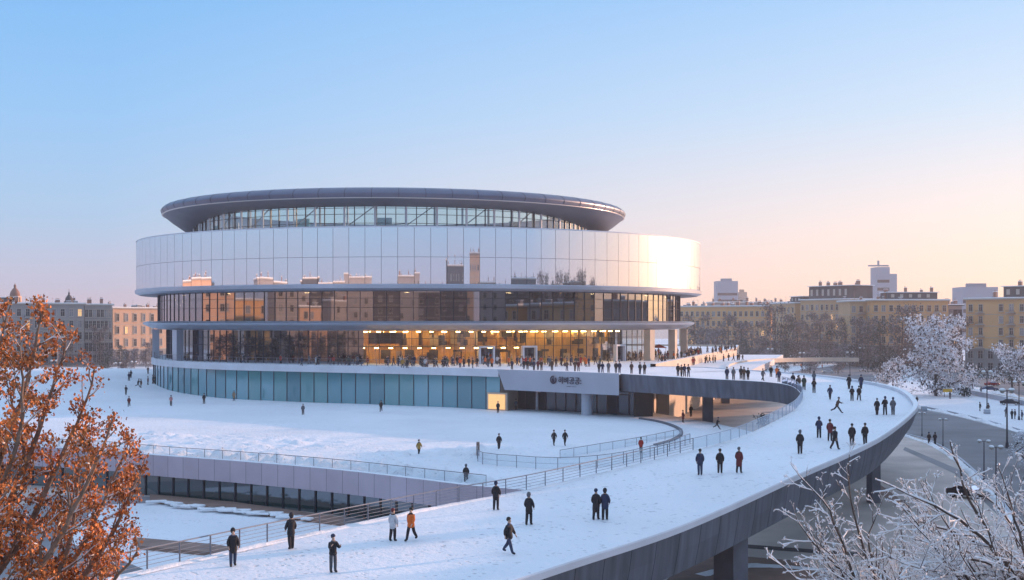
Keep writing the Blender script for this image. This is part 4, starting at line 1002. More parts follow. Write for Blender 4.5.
# outside the frame: three houses added to shade the walkway, others mirrored by arena
for ya, yb, wl, lab in ((152.5,126,'ochre','unseen ochre house nearest the viewer, added to shade the walkway'),(177,157,'greystone','unseen narrow grey house, added to shade the walkway'),(224,182,'ochre2','unseen pale ochre house, added to shade the walkway bend')):
    house(lab, (106,ya), (106,yb), 14, 20.5, 6, max(3,int((ya-yb)/4)), wl, chim=2, basefl=1)  # added shade blocks; gaps between them leave sun streaks on the deck
for i, (p0, p1, z, m, ml, lab) in enumerate([((-190,40),(-205,95),21,'salmon',11,'sunlit salmon house left of the plaza mirrored in the arena glass'),((-207,103),(-216,160),30,'greystone',12,'grey house left of the plaza mirrored in the arena glass'),((-222,168),(-235,225),23,'ochre',11,'sunlit ochre house far left of the plaza mirrored in the arena glass'),((-236,236),(-262,300),30,'salmon',12,'long salmon house furthest left mirrored in the arena glass'),
     ((172,345),(160,256),22,'greystone',12,'grey house right of the street, outside the frame'),((-174,-14),(-188,32),24,'greystone',9,'grey house behind the viewer on the left')]):
    house(lab, p0, p1, 16, z, 6, ml, m, chim=3, basefl=1)

for i in range(40):
    k = (2,0,2,2)[i % 4]; t = copy_tree(protos[k]); yy = 20 + i*6.6; t.location = (-134 - .16*yy + random.uniform(-9,9), yy, GZ); t['label'] = kinds[k] + ' left of the plaza, outside the frame'; t['group'] = 'trees left of the plaza'; t.scale = (.85,.85,.72); t.rotation_euler.z = i
for i in range(11):
    k = (0,2)[i % 2]; t = copy_tree(protos[k]); yy = 255 + i*14; t.location = (.42*yy + 34 + random.uniform(-4,4), yy, GZ); t['label'] = kinds[k] + ' right of the street, outside the frame'; t['group'] = 'trees right of the street'; t.scale = (.9,.9,.85)
for i in range(9):
    t = copy_tree(protos[(0,2,0)[i % 3]]); t.location = (215+i*6+random.uniform(-4,4), 70+i*13, GZ); t['label'] = 'very tall tree right of the viewer, mirrored in the arena panels'; t['group'] = 'tall trees mirrored in the arena'; t.scale = (1.5,1.5,1.75+.16*math.sin(i*2.1))
for k, (b_, hw, z_, wl, word) in enumerate([(-44,34,31,'greystone','grey'),(-35,28,36,'roofdark','slate'),(-27,33,33,'greystone','grey'),(-18,36,37,'greystone','grey'),(-9,30,31,'roofdark','slate'),(-1,30,36,'greystone','grey'),(7,32,30,'roofdark','slate'),(15,26,43,'roofdark','slate'),(21.5,11,49,'salmon','salmon'),(29,36,33,'greystone','grey'),(39,36,36,'roofdark','slate'),(49,36,32,'greystone','grey'),(59,36,35,'roofdark','slate'),(69,36,33,'ochre','ochre')]):
    P_ = Vector((AC[0]+430*math.sin(R(b_)), AC[1]-430*math.cos(R(b_)), 0)); u_ = Vector((-math.cos(R(b_)), -math.sin(R(b_)), 0)); a_, c_ = P_-u_*hw, P_+u_*hw
    house('%s house, %s in the skyline mirrored by the arena band' % (word, ['leftmost','second from the left','third from the left','fourth from the left','fifth from the left','sixth from the left','seventh from the left','seventh from the right','narrow tall sixth from right','fifth from the right','fourth from the right','third from the right','second from the right','rightmost'][k]), (a_.x,a_.y), (c_.x,c_.y), 16, z_, 6, max(4,int(hw/3)), wl, chim=3, basefl=1)
# hedge lines and low walls
def hedge(P, h, w_, label):
    b = MB(); cs = []
    Q, L = catmull([Vector(p) for p in P], max(4, int(sum((Vector(c)-Vector(a)).length for a, c in zip(P, P[1:]))/.9)))
    leaf_cloud(b, [p+up*random.uniform(.2,h) for p in Q for _ in range(3)], 5, w_*.4, .5, [M['evergreen']]*3+[M['frost']])
    tag(b.build('hedge'), label, 'hedge')
hedge([at(862,372,GZ),at(905,372,GZ),at(945,385,GZ)], 1.6, 1.5, 'dark clipped hedge with snow behind the large frosted tree')
hedge([at(962,376,GZ),at(1000,382,GZ),at(1060,396,GZ)], 3.0, 2.5, 'tall dark hedge in front of the ochre corner house')
hedge([at(120,364,GZ),at(140,365,GZ),at(160,365,GZ)], 3.5, 3, 'dark hedge at the foot of the orange palace')
hedge([at(690,366,GZ),at(760,366,GZ),at(850,366,GZ)], 4.5, 3, 'long dark hedge under the row of hazy trees')
b = MB(); p0, p1 = at(958,392,GZ), at(1100,421,GZ); b.bar(p0+up*.6, p1+up*.6, .4, 1.2, M['pierpale']); b.bar(p0+up*1.25, p1+up*1.25, .5, .12, M['snow_clean']); tag(b.build('boundary_wall'), 'low snow capped wall along the right hand road', 'wall')
for x, y_, s in ((910,432,0),):
    pass
def shrub(px, py, r, label, z=GZ):
    b = MB(); p = at(px, py, z); t = empty('shrub', p, label=label, cat='shrub')
    leaf_cloud(b, [Vector((random.gauss(0,r*.4), random.gauss(0,r*.4), r*.2+random.random()*r*1.1)) for _ in range(60)], 10, r*.15, r*.22, [M['evergreen']]*5+[M['frost']]); b.build('foliage', t)
    b = MB(); b.tube(Vector((0,0,0)), Vector((0,0,r)), .06, .04, M['bark']); b.build('stem', t)
shrub(764,425,1.5,'round dark shrub seen through the gap inside the ramp curve'); shrub(965,397,1.8,'round dark bush on the snowy pavement near the street'); shrub(905,413-14,1.4,'bushy dark shrub beside the yellow kiosk sign')

# ------------------------------------------------------------------ street lamps, signs, cars
def lamp_proto():
    t = empty('street_lamp', (0,0,-500))
    b = MB(); b.tube(Vector((0,0,0)), Vector((0,0,6)), .10, .06, M['mullion'], 8, True); b.tube(Vector((0,0,0)), Vector((0,0,.6)), .2,.14, M['mullion'], 8, True); b.build('pole', t)
    b = MB(); b.bar((-.75,0,6), (.75,0,6), .07,.07, M['mullion']); b.build('arm', t)
    for s in (-.62,.62):
        b = MB(); b.revolve([(0,5.7),(.14,5.72),(.3,5.95),(.32,6.02)], M['trimstone'], (s,0), n=10); h_ = b.build('lamp_head', t)
        b = MB(); b.revolve([(.34,6.02),(.3,6.16),(.15,6.24),(0,6.26)], M['snow_clean'], (s,0), n=10); b.build('snow_cap', h_)
    return t
LP = lamp_proto(); first = True
def lamp(px, py, H, label, Y=None):
    global first
    t = LP if first else copy_tree(LP); first = False
    t.location = at(px, py, GZ); s = H/6.2; t.scale = (s,s,s); t.rotation_euler.z = random.uniform(-.6,.6); t['label'] = label; t['category'] = 'lamp'; t['group'] = 'street lamps'
lamp(943,447,4.6,'street lamp beside the pair of standing people on the paving')
lamp(996,498,6.0,'twin headed lamp among the snowy branches at the right')
lamp(984,482,5.3,'lamp just left of the twin headed lamp among the branches')
lamp(1007,448,9.5,'tall thin lamp mast beside the road at the right')
lamp(893,392,7,'lamp left of the large frosted tree'); lamp(987,410,9,'lamp on the snowy pavement right of the frosted tree')
lamp(850,376,9,'lamp behind the far end of the main walkway'); lamp(802,377,9,'lamp beyond the second ramp, left of the parked van')
lamp(700,371,9,'lamp in the snow behind the terrace crowd'); lamp(770,370,9,'lamp in the snow above the second ramp'); lamp(862,368,9,'lamp by the orange lit bus')
lamp(54,385,8,'lamp by the road on the far left'); lamp(134,382,7,'lamp in front of the orange palace'); lamp(118,384,7,'lamp at the corner of the grey palace'); lamp(922,436,4.2,'lamp at the near corner of the paving by the walkway')
lamp(1019,420,8,'lamp at the right edge on the snowy pavement')
M['yellow'] = mat('yellow_sign', (.75,.42,.03), .5)
def sign(px, py, w_, h_, H, label):
    t = empty('street_sign', at(px, py, GZ), label=label, cat='sign')
    b = MB(); b.tube(Vector((-w_*.35,0,0)), Vector((-w_*.35,0,H)), .06,.06, M['mullion'], 6); b.tube(Vector((w_*.35,0,0)), Vector((w_*.35,0,H)), .06,.06, M['mullion'], 6); b.build('post', t)
    b = MB(); b.box((0,-.1,H-h_/2), (w_,.12,h_), M['yellow']); o = b.build('panel', t)
    b = MB(); b.box((0,-.1,H+.06), (w_+.1,.3,.1), M['snow_clean']); b.build('snow_cap', t)
sign(947.5,397,2.4,.9,1.6+.6,'small yellow sign board on the snowy pavement under the frosted tree')
sign(907,400,2.8,1.0,1.3,'low yellow board behind the rim of the walkway bend')
# litter bins / boxes on the pavement
for px, py, l in ((924,411,'small pale snow topped bin at the kerb by the yellow board'),(987,414,'low pinkish box on the snowy pavement near the standing couple')):
    t = empty('litter_bin', at(px,py,GZ), label=l, cat='bin'); b = MB(); b.box((0,0,.5),(1.2,.8,1.0),M['pierpale']); b.box((0,0,.25),(1.26,.86,.1),M['pier']); b.build('body', t); b = MB(); b.box((0,0,1.06),(1.25,.85,.12),M['snow_clean']); b.build('snow_cap', t)
# white ventilation post on the plaza
t = empty('white_post', at(537,410,0), label='slim white post with bent top in front of the dark recess', cat='post')
b = MB(); b.tube(Vector((0,0,0)), Vector((0,0,3.2)), .25,.22, M['slab'], 10, True); b.build('shaft', t, True); b = MB(); b.box((.25,0,3.3),(.8,.4,.25),M['slab']); b.build('head', t)

PAINT = {n: mat('car_'+n, c, .3, .3) for n, c in dict(white=(.6,.6,.62), black=(.02,.02,.025), grey=(.22,.23,.25), red=(.3,.03,.03), silver=(.42,.43,.46), navy=(.03,.05,.12)).items()}
M['tyre'] = mat('tyre', (.02,.02,.02), .8); M['headlamp'] = emit_mat('headlamp_lit', (1,.75,.45), 3.0); M['tail'] = mat('tail_lamp', (.5,.03,.02), .4)
def car(p, rz, paint, label, van=False, lit=False, s=1.0):
    root = empty('delivery_van' if van else 'parked_car', p, rz, label=label, cat='van' if van else 'car', group='cars along the streets'); pm = PAINT[paint]; root.scale = (s,s,s)
    L, W = (5.4,2.0) if van else (4.5,1.8)
    if van: prof = [(-2.7,.35),(-2.7,2.2),(-2.5,2.4),(1.3,2.4),(1.9,1.45),(2.6,1.2),(2.7,.9),(2.7,.35)]
    else: prof = [(-2.25,.35),(-2.28,.8),(-2.15,1.0),(-1.6,1.08),(-1.0,1.45),(.35,1.47),(1.05,1.02),(2.0,.88),(2.25,.65),(2.25,.35)]
    b = MB(); n = len(prof); vs = [(x,-W/2*(.86 if z > 1.2 else 1),z) for x, z in prof] + [(x,W/2*(.86 if z > 1.2 else 1),z) for x, z in prof]
    b.add(vs, [(i,(i+1)%n,n+(i+1)%n,n+i) for i in range(n)] + [tuple(range(n)), tuple(range(2*n-1,n-1,-1))], pm); o = b.build('body', root); recalc(o)
    md = o.modifiers.new('b','BEVEL'); md.width = .07; md.segments = 2
    for side in (-1,1):
        b = MB(); y0, y1 = side*(W/2+.005), side*(W/2*.87+.012)
        pts_ = [(-1.5,1.08),(-.95,1.4),(.33,1.42),(.95,1.05)] if not van else [(.2,1.35),(.2,2.1),(1.25,2.1),(1.75,1.35)]
        b.add([(x, (y0 if z < 1.2 and not van else y1 if not van else side*(W/2*.95+.02)), z) for x, z in pts_], [(0,1,2,3)], M['pane']); b.build('side_window', root)
    b = MB(); xs_ = ((.42,1.44),(1.02,1.06)) if not van else ((1.36,2.32),(1.88,1.5))
    (xa,za),(xb,zb_) = xs_; b.add([(xa+.03,-W*.4,za),(xa+.03,W*.4,za),(xb+.06,W*.46,zb_),(xb+.06,-W*.46,zb_)], [(0,1,2,3)], M['pane']); b.build('windscreen', root)
    for x in (-L*.31, L*.31):
        for y_ in (-W/2+.05, W/2-.05):
            b = MB(); b.tube(Vector((x,y_-.1,.33)), Vector((x,y_+.1,.33)), .33,.33, M['tyre'], 14, True); wl = b.build('wheel', root)
            b = MB(); b.tube(Vector((x,y_-.12,.33)), Vector((x,y_+.12,.33)), .19,.19, M['trim'], 10, True); b.build('rim', wl)
    for y_ in (-W*.36, W*.36):
        b = MB(); b.box((L/2+.01,y_,.72), (.06,.35,.16), M['headlamp'] if lit else M['trim']); b.build('headlight', root)
        b = MB(); b.box((-L/2-.03,y_,.85), (.06,.3,.16), M['tail']); b.build('tail_light', root)
    b = MB(); b.box((-.3,0,2.46 if van else 1.5), (1.3 if not van else 3.6, W*.74,.07), M['snow_clean']); b.build('snow_cover', root)
car(at(735,361,GZ),.1,'white','white car in the snow beyond the terrace crowd'); car(at(703,360,GZ),.1,'silver','silver car at the left of the far parking row')
car(at(712,359.5,GZ),0,'black','black car in the far parking row'); car(at(722,360,GZ),.1,'grey','grey car in the middle of the far parking row')
car(at(828,373,GZ),2.9,'white','white car seen under the end of the second ramp',lit=True); car(at(869,362,GZ),0,'white','white van on the side street left of the bus',van=True)
car(at(853,363,GZ),0,'silver','silver car on the side street behind the bare trees'); car(at(893,371,GZ),.4,'grey','grey car beside the small frosted tree',False)
car(at(992,386,GZ),.3,'red','dark red car with lit headlights before the tall hedge',lit=True); car(at(1010,405,GZ),-.4,'black','black car parked behind the low wall at right')
car(at(990,391,GZ),-.2,'navy','navy car on the right hand road by the wall'); car(at(968,498,GZ),-.9,'black','black car partly hidden by the snowy branches bottom right')
car(at(104,372,GZ),.2,'black','black car on the road before the grey palace'); car(at(126,372,GZ),.15,'navy','navy car on the road before the orange palace'); car(at(66,378,GZ),.2,'grey','grey car on the road at far left')
car(at(746,373,GZ+0),.0,'grey','grey car at the foot of the terrace wall') if False else None
# bus
bus = empty('city_bus', at(886,364,GZ), .15, label='small bus with orange lit front on the side street', cat='bus')
b = MB(); b.box((0,0,1.75),(9,2.5,2.7),PAINT['grey']); o = b.build('body', bus); md = o.modifiers.new('b','BEVEL'); md.width=.15; md.segments=2
b = MB(); b.box((0,-1.27,2.1),(8,.04,1.0),M['pane']); b.build('side_window', bus); b = MB(); b.box((-1.5,-1.3,1.0),(4.5,.04,.8),M['lampsoft']); b.build('lit_panel', bus); b = MB(); b.box((0,0,3.2),(8.8,2.4,.15),M['snow_clean']); b.build('snow_cover', bus)
for x in (-3,3):
    b = MB(); b.tube(Vector((x,-1.3,.45)),Vector((x,1.3,.45)),.45,.45,M['tyre'],14,True); b.build('wheel', bus)

# ------------------------------------------------------------------ people
SK = mat('skin', (.45,.28,.2), .6); HAIR = mat('hair_dark', (.02,.015,.012), .7); SHOE = mat('shoes', (.015,.015,.015), .6)
def cloth(n, c): return mat('cloth_'+n, c, .85, 0, .15, 8)
COAT = {n: cloth(n, c) for n, c in dict(black=(.014,.014,.018), navy=(.02,.03,.07), brown=(.07,.04,.028), maroon=(.13,.02,.025), red=(.36,.03,.025), orange=(.62,.13,.02), white=(.5,.5,.52), tan=(.26,.17,.1), mustard=(.38,.22,.05), grey=(.10,.105,.12), green=(.04,.06,.045), pink=(.45,.2,.2)).items()}
TROU = [cloth('trouser_black', (.015,.015,.02)), cloth('trouser_navy', (.03,.045,.09)), cloth('trouser_grey', (.07,.07,.08))]
def skin_obj(name, V, E, Rr, levels=1, root_i=0):
    me = bpy.data.meshes.new(name); me.from_pydata([tuple(v) for v in V], E, []); o = bpy.data.objects.new(name, me); COL.objects.link(o)
    sk = o.modifiers.new('s', 'SKIN'); sk.use_smooth_shade = True
    lay = me.skin_vertices[0] if me.skin_vertices else None
    if lay is None:
        bpy.context.view_layer.objects.active = o; bm = bmesh.new(); bm.from_mesh(me); bm.verts.layers.skin.verify(); bm.to_mesh(me); bm.free(); lay = me.skin_vertices[0]
    for i, r in enumerate(Rr): lay.data[i].radius = (r, r) if not isinstance(r, tuple) else r; lay.data[i].use_root = (i == root_i)
    ss = o.modifiers.new('u', 'SUBSURF'); ss.levels = levels; ss.render_levels = levels
    dg = bpy.context.evaluated_depsgraph_get(); m2 = bpy.data.meshes.new_from_object(o.evaluated_get(dg)); bpy.data.objects.remove(o); m2.name = name; return m2
def person_proto(ll, lr, al, ar_, longc=.72, hat=0, bend=.15, lean=0):
    """ll/lr: leg swing in degrees (forward +), al/ar: arm swing; faces -Y"""
    V = []; E = []; Rr = []
    def add(p, r, par=None):
        V.append(Vector(p)); Rr.append(r)
        if par is not None: E.append((par, len(V)-1))
        return len(V)-1
    pel = add((0,0,.95), (.15,.12)); ch0 = add((0,-.01-lean*.3,1.15), (.13,.10), pel); ch = add((0,-lean*.6,1.36), (.15,.105), ch0); nk = add((0,-lean*.75,1.50), .055, ch)
    hd = add((0,-.02-lean*.85,1.60), .085, nk); hd2 = add((0,-.01-lean*.9,1.70), .075, hd)
    add((0,-.115-lean*.85,1.61), .014, hd)   # nose
    hands = []
    for s, sw in ((-1, ll), (1, lr)):
        a = R(sw); hip = add((s*.095,0,.88), .10, pel); kn = Vector((s*.1, -math.sin(a)*.43, .88-math.cos(a)*.42)); k = add(kn, .092, hip)
        a2 = a - R(max(0, -sw)*.9 + 4); an = kn + Vector((0, -math.sin(a2)*.42, -math.cos(a2)*.40)); n_ = add(an, .072, k); add(an + Vector((s*.02,-.17,-.03)), .055, n_)
    for s, sw in ((-1, al), (1, ar_)):
        a = R(sw); sh = add((s*.16,-lean*.6,1.39), .06, ch); el_ = Vector((s*.235, -math.sin(a)*.28-lean*.6, 1.40-math.cos(a)*.28)); e = add(el_, .042, sh)
        a2 = a + bend*2; wr = el_ + Vector((-s*.02, -math.sin(a2)*.25, -math.cos(a2)*.25)); w1 = add(wr, .027, e)
        d = (wr-el_).normalized(); palm = wr + d*.07; p1 = add(palm, (.032,.018), w1); hands.append(palm)
        for j in range(4):
            off = Vector((0, (j-1.5)*.02, 0)); f1 = add(palm + d*.05 + off, .009, p1); add(palm + d*(.085-.008*abs(j-1.5)) + off + Vector((-s*.015,0,0)), .008, f1)
        add(palm + Vector((-s*.02,-.04,.0)) + d*.02, .010, p1)
    body = skin_obj('body', V, E, Rr)
    for m in (TROU[0], SK, SHOE, HAIR): body.materials.append(m)
    for p in body.polygons:
        c = p.center
        if c.z < .11: i = 2
        elif c.z > 1.50: i = 1
        elif any((c-h).length < .13 for h in hands): i = 1
        else: i = 0
        p.material_index = i; p.use_smooth = True
    # coat
    V2 = []; V, E, Rr = V2, [], []
    def add(p, r, par=None):
        V.append(Vector(p)); Rr.append(r)
        if par is not None: E.append((par, len(V)-1))
        return len(V)-1
    c1 = add((0,-lean*.3,1.15), (.195,.17)); c0 = add((0,0,.93), (.215,.185), c1); add((0,0,longc), (.25,.215), c0); c2 = add((0,-lean*.6,1.34), (.17,.155), c1); add((0,-.01-lean*.75,1.50), (.105 if hat != 2 else .13,.11 if hat != 2 else .14), c2)
    for s, sw in ((-1, al), (1, ar_)):
        a = R(sw); sh = add((s*.155,-lean*.6,1.37), .10, c2); el_ = Vector((s*.24, -math.sin(a)*.28-lean*.6, 1.40-math.cos(a)*.28)); e = add(el_, .08, sh); a2 = a + bend*2
        add(el_ + Vector((-s*.02, -math.sin(a2)*.23, -math.cos(a2)*.23)), .062, e)
    coat = skin_obj('coat', V, E, Rr); coat.materials.append(COAT['black'])
    for p in coat.polygons: p.use_smooth = True
    # hair or hat: a cap on the skull
    bm = bmesh.new(); bmesh.ops.create_uvsphere(bm, u_segments=12, v_segments=8, radius=1)
    hz = -lean*.88
    for v in list(bm.verts):
        if v.co.z < -.35 and v.co.y < .1: v.co.z = -.2; v.co.y = max(v.co.y, -.35) if hat == 0 else v.co.y*.9
    for v in bm.verts: v.co = Vector((v.co.x*.112, v.co.y*.121+.018+hz, v.co.z*.12+1.695))
    if hat == 2:
        for v in bm.verts: v.co.z -= (1.75 - v.co.z)*.35; v.co.x *= 1.08; v.co.y = v.co.y*1.05+.02
    hm = bpy.data.meshes.new('hair'); bm.to_mesh(hm); bm.free(); hm.materials.append(HAIR)
    for p in hm.polygons: p.use_smooth = True
    return body, coat, hm, hat
POSES = {'stand': person_proto(3,-5,4,2,.60), 'long': person_proto(9,-7,-8,9,.40,1,.2), 'puffer': person_proto(-6,5,10,5,.74,2,.5), 'walk': person_proto(19,-18,-18,18,.66), 'stride': person_proto(-22,17,18,-16,.74,1), 'hood': person_proto(5,-6,3,6,.56,2,.3), 'phone': person_proto(1,4,35,30,.78,1,.8,.03), 'lean': person_proto(34,-34,40,-35,.82,1,.4,.22)}
def person(p, face, coat, pose, label, grp=None, tr_=0, s=None, hatc=None):
    if pose == 'stand': pose = random.choice(['stand','stand','long','puffer','hood'])
    body, ct, hm, hat = POSES[pose]
    root = empty('person', p, R(face), label=label, cat='person', group=grp); s = s or random.uniform(.95,1.05); root.scale = (s*1.1,s*1.1,s*1.08)
    def mk(n, me, m):
        o = bpy.data.objects.new(n, me); COL.objects.link(o); o.parent = root; o.material_slots[0].link = 'OBJECT'; o.material_slots[0].material = m; return o
    mk('body', body, TROU[tr_]); mk('coat', ct, COAT[coat]); mk('hat' if hat else 'hair', hm, COAT[hatc] if hatc else HAIR if not hat else COAT[random.choice(['black','navy','grey'])])
    return root
def on_deck(px, py):
    z = 4
    for _ in range(30):
        p = at(px, py, z); z = .5*z + .5*deck_z(p.x, p.y)
    return at(px, py, z)
def on_plaza(px, py):
    z = 0
    for _ in range(6): p = at(px, py, z); z = pz(p.x, p.y)
    p.z += .03; return p
G_D, G_P = 'people on the curving walkway', 'people on the snowy plaza'
deckp = [ # px, feet y, facing (0 = towards the camera), coat, pose, label
 (233,566,20,'black','hood','person in a long black hooded coat nearest the railing at bottom left',1),
 (291,549,-150,'black','hood','person in a dark parka with hands in pockets by the railing, left'),
 (333,572,30,'black','phone','person in a short black jacket looking down at the bottom edge',2),
 (393,541,150,'white','stand','person in a pale jacket and dark red hat beside the orange coat'),
 (411,541,-30,'orange','walk','person in a bright orange jacket walking in the foreground'),
 (496,510,170,'black','hood','person in a black coat close to the railing at the middle of the ramp'),
 (529,525,160,'black','hood','person in a knee length black coat standing mid ramp'),
 (509,554,60,'black','walk','tall walking person in a black coat, nearest in the middle foreground',1),
 (596,520,160,'black','stand','left person of the close pair walking away on the ramp'),
 (605,520,170,'navy','stand','right person of the close pair walking away on the ramp'),
 (700,475,180,'navy','stand','person in a blue-grey coat, left of the three spread along the ramp',1),
 (720,474,170,'black','walk','middle person of the three spread across the ramp'),
 (739,473,150,'maroon','stand','person with a reddish scarf, right of the three spread on the ramp'),
 (800,454,170,'black','hood','lone person in a dark coat left of the maroon group on the bend'),
 (819,438,170,'navy','stand','navy coated person left of the maroon pair on the bend'),
 (830,441,150,'maroon','stand','maroon jacketed person beside the leaning one on the bend'),
 (835,450,120,'black','walk','dark dressed person stepping close behind the maroon jacket'),
 (852,446,170,'black','stand','left person of the pair near the outer rim of the bend'),
 (865,445,180,'black','stand','right person of the pair near the outer rim of the bend'),
 (837,414,80,'brown','lean','person lunging sideways with wide stride at the middle of the bend'),
 (877,415,180,'black','stand','left of the three abreast by the white rim'),
 (885,415,180,'black','stand','middle of the three abreast by the white rim'),
 (893,415,170,'grey','stand','right of the three abreast by the white rim'),
 (830,400,180,'navy','walk','lone person in the inner middle of the upper bend'),
 (852,401,170,'black','stand','left person of the pair below the two by the rim'),
 (859,401,150,'black','walk','right person of the pair below the two by the rim'),
 (849,389,180,'black','stand','left of two people strolling by the far rim'),
 (861,389,180,'navy','stand','right of two people strolling by the far rim'),
 (793,387,160,'black','stand','dark coated person leftmost in the knot at the inner corner'),
 (798,390,160,'brown','stand','brown coated person in the knot at the inner corner'),
 (799,389,20,'tan','stand','person with pale bag in the knot at the inner corner'),
 (804,390,160,'green','stand','green coated person at the right of the knot at the inner corner'),
 (814,393,170,'black','stand','person just right of and below the inner corner knot'),
 (814,384,170,'grey','stand','grey figure just above the inner corner knot'),
 (763,381,30,'grey','walk','grey coated walker alone on the far stretch of walkway'),
 (779,382,160,'navy','stand','tall dark person right of the orange topped one'),
 (777,378,160,'orange','stand','person with an orange top on the far stretch of walkway'),
 (771,377,160,'black','stand','person left of the orange topped one'),
 (727,380,170,'navy','stand','left person of two apart on the far walkway straight'),
 (733.5,380,170,'grey','stand','right person of two apart on the far walkway straight'),
 (741,379,170,'black','stand','left of three close together on the far walkway straight'),
 (744,380,170,'brown','stand','middle of three close together on the far walkway straight'),
 (748,380,170,'black','stand','right of three close together on the far walkway straight')]
for d in deckp:
    person(on_deck(d[0], d[1]), d[2]+180 if False else d[2], d[3], d[4], d[5], G_D, d[6] if len(d) > 6 else 0, hatc='maroon' if 'dark red hat' in d[5] else None)
plz = [(419,456,30,'mustard','walk','person in a mustard jacket and backpack on the plaza'), (499,450,10,'black','walk','dark walker left of the pair near the curved fence'),
 (554,446,20,'black','walk','left walker of the close pair on the plaza'), (565,446,20,'black','walk','right walker of the close pair on the plaza'), (641,453,180,'red','stand','small figure in a red jacket by the curved fence'),
 (381,412,0,'black','walk','dark person standing in the open before the teal glass wall'), (303,415,0,'grey','stand','lone grey figure in the middle of the left plaza'),
 (327,402,60,'black','stand','left one of two talking by the teal glass wall'), (329.5,401,-60,'navy','stand','right one of two talking by the teal glass wall'), (343,401,160,'green','stand','person near the teal wall right of the talking pair'),
 (234,401,0,'tan','stand','person in a tan coat on the far left of the plaza'), (242,394,0,'maroon','stand','maroon clad person behind the tan coat close to the wall'), (204,404,0,'black','stand','dark figure on the left plaza right of the pink coat'),
 (171,406,10,'pink','stand','person in a pink coat on the left plaza'), (129,407,10,'maroon','walk','maroon walker at the far left of the plaza'), (126,395,170,'black','stand','black clad person above the maroon walker'),
 (129,381,170,'navy','stand','taller of two figures at the back left of the plaza'), (131,378,170,'black','stand','smaller of two figures at the back left of the plaza'), (138,388,80,'black','lean','person bending forward among friends on the back left'), (141,388,80,'brown','stand','brown coat beside the bending person'),
 (148,385,100,'maroon','stand','maroon coat standing near the terrace corner'), (153,384,100,'black','stand','left black coat near the terrace corner'), (155,384,-60,'black','stand','right black coat near the terrace corner'), (148,374,0,'brown','stand','figure at the foot of the terrace corner'),
 (411,403,0,'tan','stand','short figure at the foot of the teal wall'), (463,405,0,'navy','stand','navy figure against the right end of the teal wall'), (498,413,0,'black','stand','dark figure in front of the lit entrance'), (516,410,0,'grey','stand','small grey figure beside the slim white post'),
 (466,484,180,'black','hood','person in a black coat by the plaza railing gate'), (691,417,0,'black','stand','dark figure under the walkway by the pillar')]
for d in plz: person(on_plaza(d[0], d[1]), d[2], d[3], d[4], d[5], G_P)
for (px_, py_, c_, po, l) in [(717,427,'black','lean','person in black stooping on the shaded ground inside the ramp curve'),(683,419.5,'maroon','stand','person in maroon by the road beneath the walkway')]:
    person(at(px_, py_+3, -.0), 60, c_, po, l, G_P)
stp = [(929,444.5,'black','left of the two dark figures standing on the paving right of the walkway'),(935,444.5,'black','right of the two dark figures standing on the paving right of the walkway'),(980,411,'black','dark couple member on the left on the snowy pavement'),(988.5,412,'brown','brown coated person by the pinkish box'),
 (1006,417,'grey','grey figure at the lamp on the right pavement'),(1012,419,'black','first of three dark figures at the right edge pavement'),(1015,419,'black','second of three dark figures at the right edge pavement'),(1022,420,'navy','navy figure at the extreme right edge'),(950,399,'black','figure below the yellow sign board'),(917,404,'black','dark figure behind the rim of the bend by the bin'),(981,394,'grey','faint figure at the low wall by the far road')]
for (px_, py_, c_, l) in stp: person(at(px_, py_, GZ), random.choice([0,180,40]), c_, random.choice(['stand','hood']), l, 'people on the street', s=1.05)
# terrace crowd
cols = ['black']*7+['navy']*3+['brown']*2+['grey']*2+['maroon','red','tan','green','white','orange','mustard']
def crowd(n, xr, yf, lab, grp, z=7, pl=None):
    k = 0; tries = 0; P_ = []
    while k < n and tries < 5000:
        tries += 1
        x = random.uniform(*xr); y0, y1 = yf(x); y_ = random.uniform(y0, y1); p = at(x, y_, z)
        if any((p-q).length < .55 for q in P_): continue
        d = (Vector((p.x, p.y)) - Vector(AC)).length
        if z == 7 and (d < 63.2 and not (p.x > 12 and d > 56)): continue
        P_.append(p); k += 1; c = random.choice(cols)
        person(p, random.uniform(0,360), c, random.choice(['stand','stand','walk','hood','stride']), lab % c, grp, random.randrange(3))
crowd(46, (402,500), lambda x: (366.0-1.2, 368.3), 'person in a %s coat in the dense line before the golden lobby', 'people before the golden lobby')
crowd(12, (170,400), lambda x: (np.interp(x,[170,300,400],[360.5,363,365.5]), np.interp(x,[170,300,400],[361.2,364.5,367])), 'person in a %s coat behind the long railing on the terrace, before dark glass', 'people behind the terrace railing')
crowd(16, (300,400), lambda x: (364,366.5), 'person in a %s coat behind the railing, near the golden lobby', 'people at the right end of the terrace railing')
for x, y_, c in [(512,370,'navy'),(524,369.5,'black'),(527.5,370,'black'),(534,370.5,'navy'),(538,370,'maroon'),(541.5,370.5,'brown'),(552,370.6,'brown'),(567,371,'brown'),(575,371.2,'brown'),(578.5,371.2,'maroon'),(599,372.8,'black'),(602.5,372.8,'navy'),(608.5,372.8,'grey'),(616,373,'black'),(619.5,373,'navy'),(631.5,373.8,'brown'),(640,374.4,'black'),(644.5,374.4,'black'),(678,376,'black'),(681.5,376.6,'brown'),(684.5,376.6,'navy'),(688.5,376.8,'black')]:
    person(on_deck(x, y_) if x > 625 else at(x, y_, 7), random.choice([0,180,160,20]), c, 'stand' if x > 530 else 'walk', 'person in a %s coat standing along the terrace edge above the sign fascia' % c, 'people along the terrace edge', random.randrange(3))
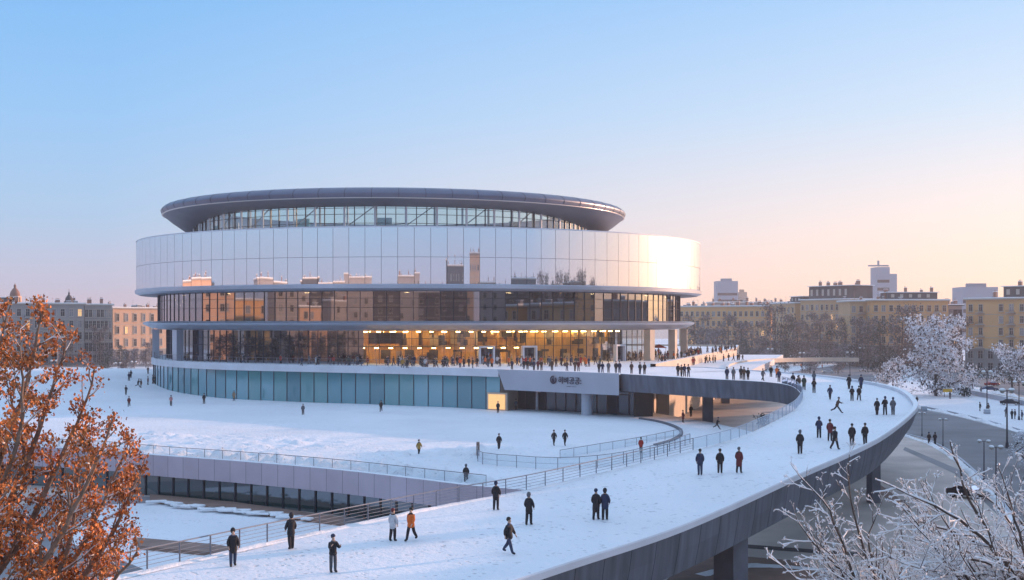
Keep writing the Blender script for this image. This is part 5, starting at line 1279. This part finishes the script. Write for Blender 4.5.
crowd(34, (508,600), lambda x: (365,367), 'person in a %s coat close to the lobby doors' , 'people by the lobby doors')
crowd(16, (602,652), lambda x: (357.5,361), 'person in a %s coat under the canopy beside the beige column', 'people under the canopy')
crowd(78, (655,737), lambda x: (np.interp(x,[655,737],[355,350.2]), np.interp(x,[655,700,737],[366,357,351])), 'person in a %s coat in the far crowd on the sunlit terrace tip', 'crowd on the terrace tip')
crowd(14, (728-38,743), lambda x: (np.interp(x,[690,743],[365,359.5]), np.interp(x,[690,743],[366,361])), 'person in a %s coat walking beside the sunlit parapet wall', 'people beside the sunlit parapet', z=5.6)
crowd(9, (748,860), lambda x: (365.5,368.5), 'person in a %s coat on the snow beyond the second ramp', 'people beyond the second ramp', z=GZ)
# red tent on the terrace
t = empty('red_tent', at(659,358,7), label='small red tent roof behind the beige column on the terrace', cat='tent')
b = MB(); Rm = mat('red_canvas', (.5,.06,.03), .7)
b.add([(-1.8,-1.5,2.4),(1.8,-1.5,2.4),(1.8,1.5,2.4),(-1.8,1.5,2.4),(0,0,3.3)], [(0,1,4),(1,2,4),(2,3,4),(3,0,4)], Rm); b.build('canopy', t)
for x in (-1.7,1.7):
    for y_ in (-1.4,1.4): b = MB(); b.tube(Vector((x,y_,0)), Vector((x,y_,2.4)), .05,.05, M['rail'], 6); b.build('leg', t)

# ------------------------------------------------------------------ haze
HAZE = True
if HAZE:
    b = MB(); b.box((0, 500, (GZ-1+72)/2), (1600, 1860, 72-(GZ-1)), M['slab']); o = b.build('haze'); tag(o, kind='stuff', label='thin cold morning haze over the city', cat='haze')
    m = bpy.data.materials.new('haze_air'); m.use_nodes = True; n_ = m.node_tree; n_.nodes.clear()
    v = n_.nodes.new('ShaderNodeVolumePrincipled'); v.inputs['Color'].default_value = (.86,.88,.96,1); v.inputs['Density'].default_value = .00020; v.inputs['Anisotropy'].default_value = .3
    ou = n_.nodes.new('ShaderNodeOutputMaterial'); n_.links.new(v.outputs[0], ou.inputs['Volume']); o.data.materials.clear(); o.data.materials.append(m)
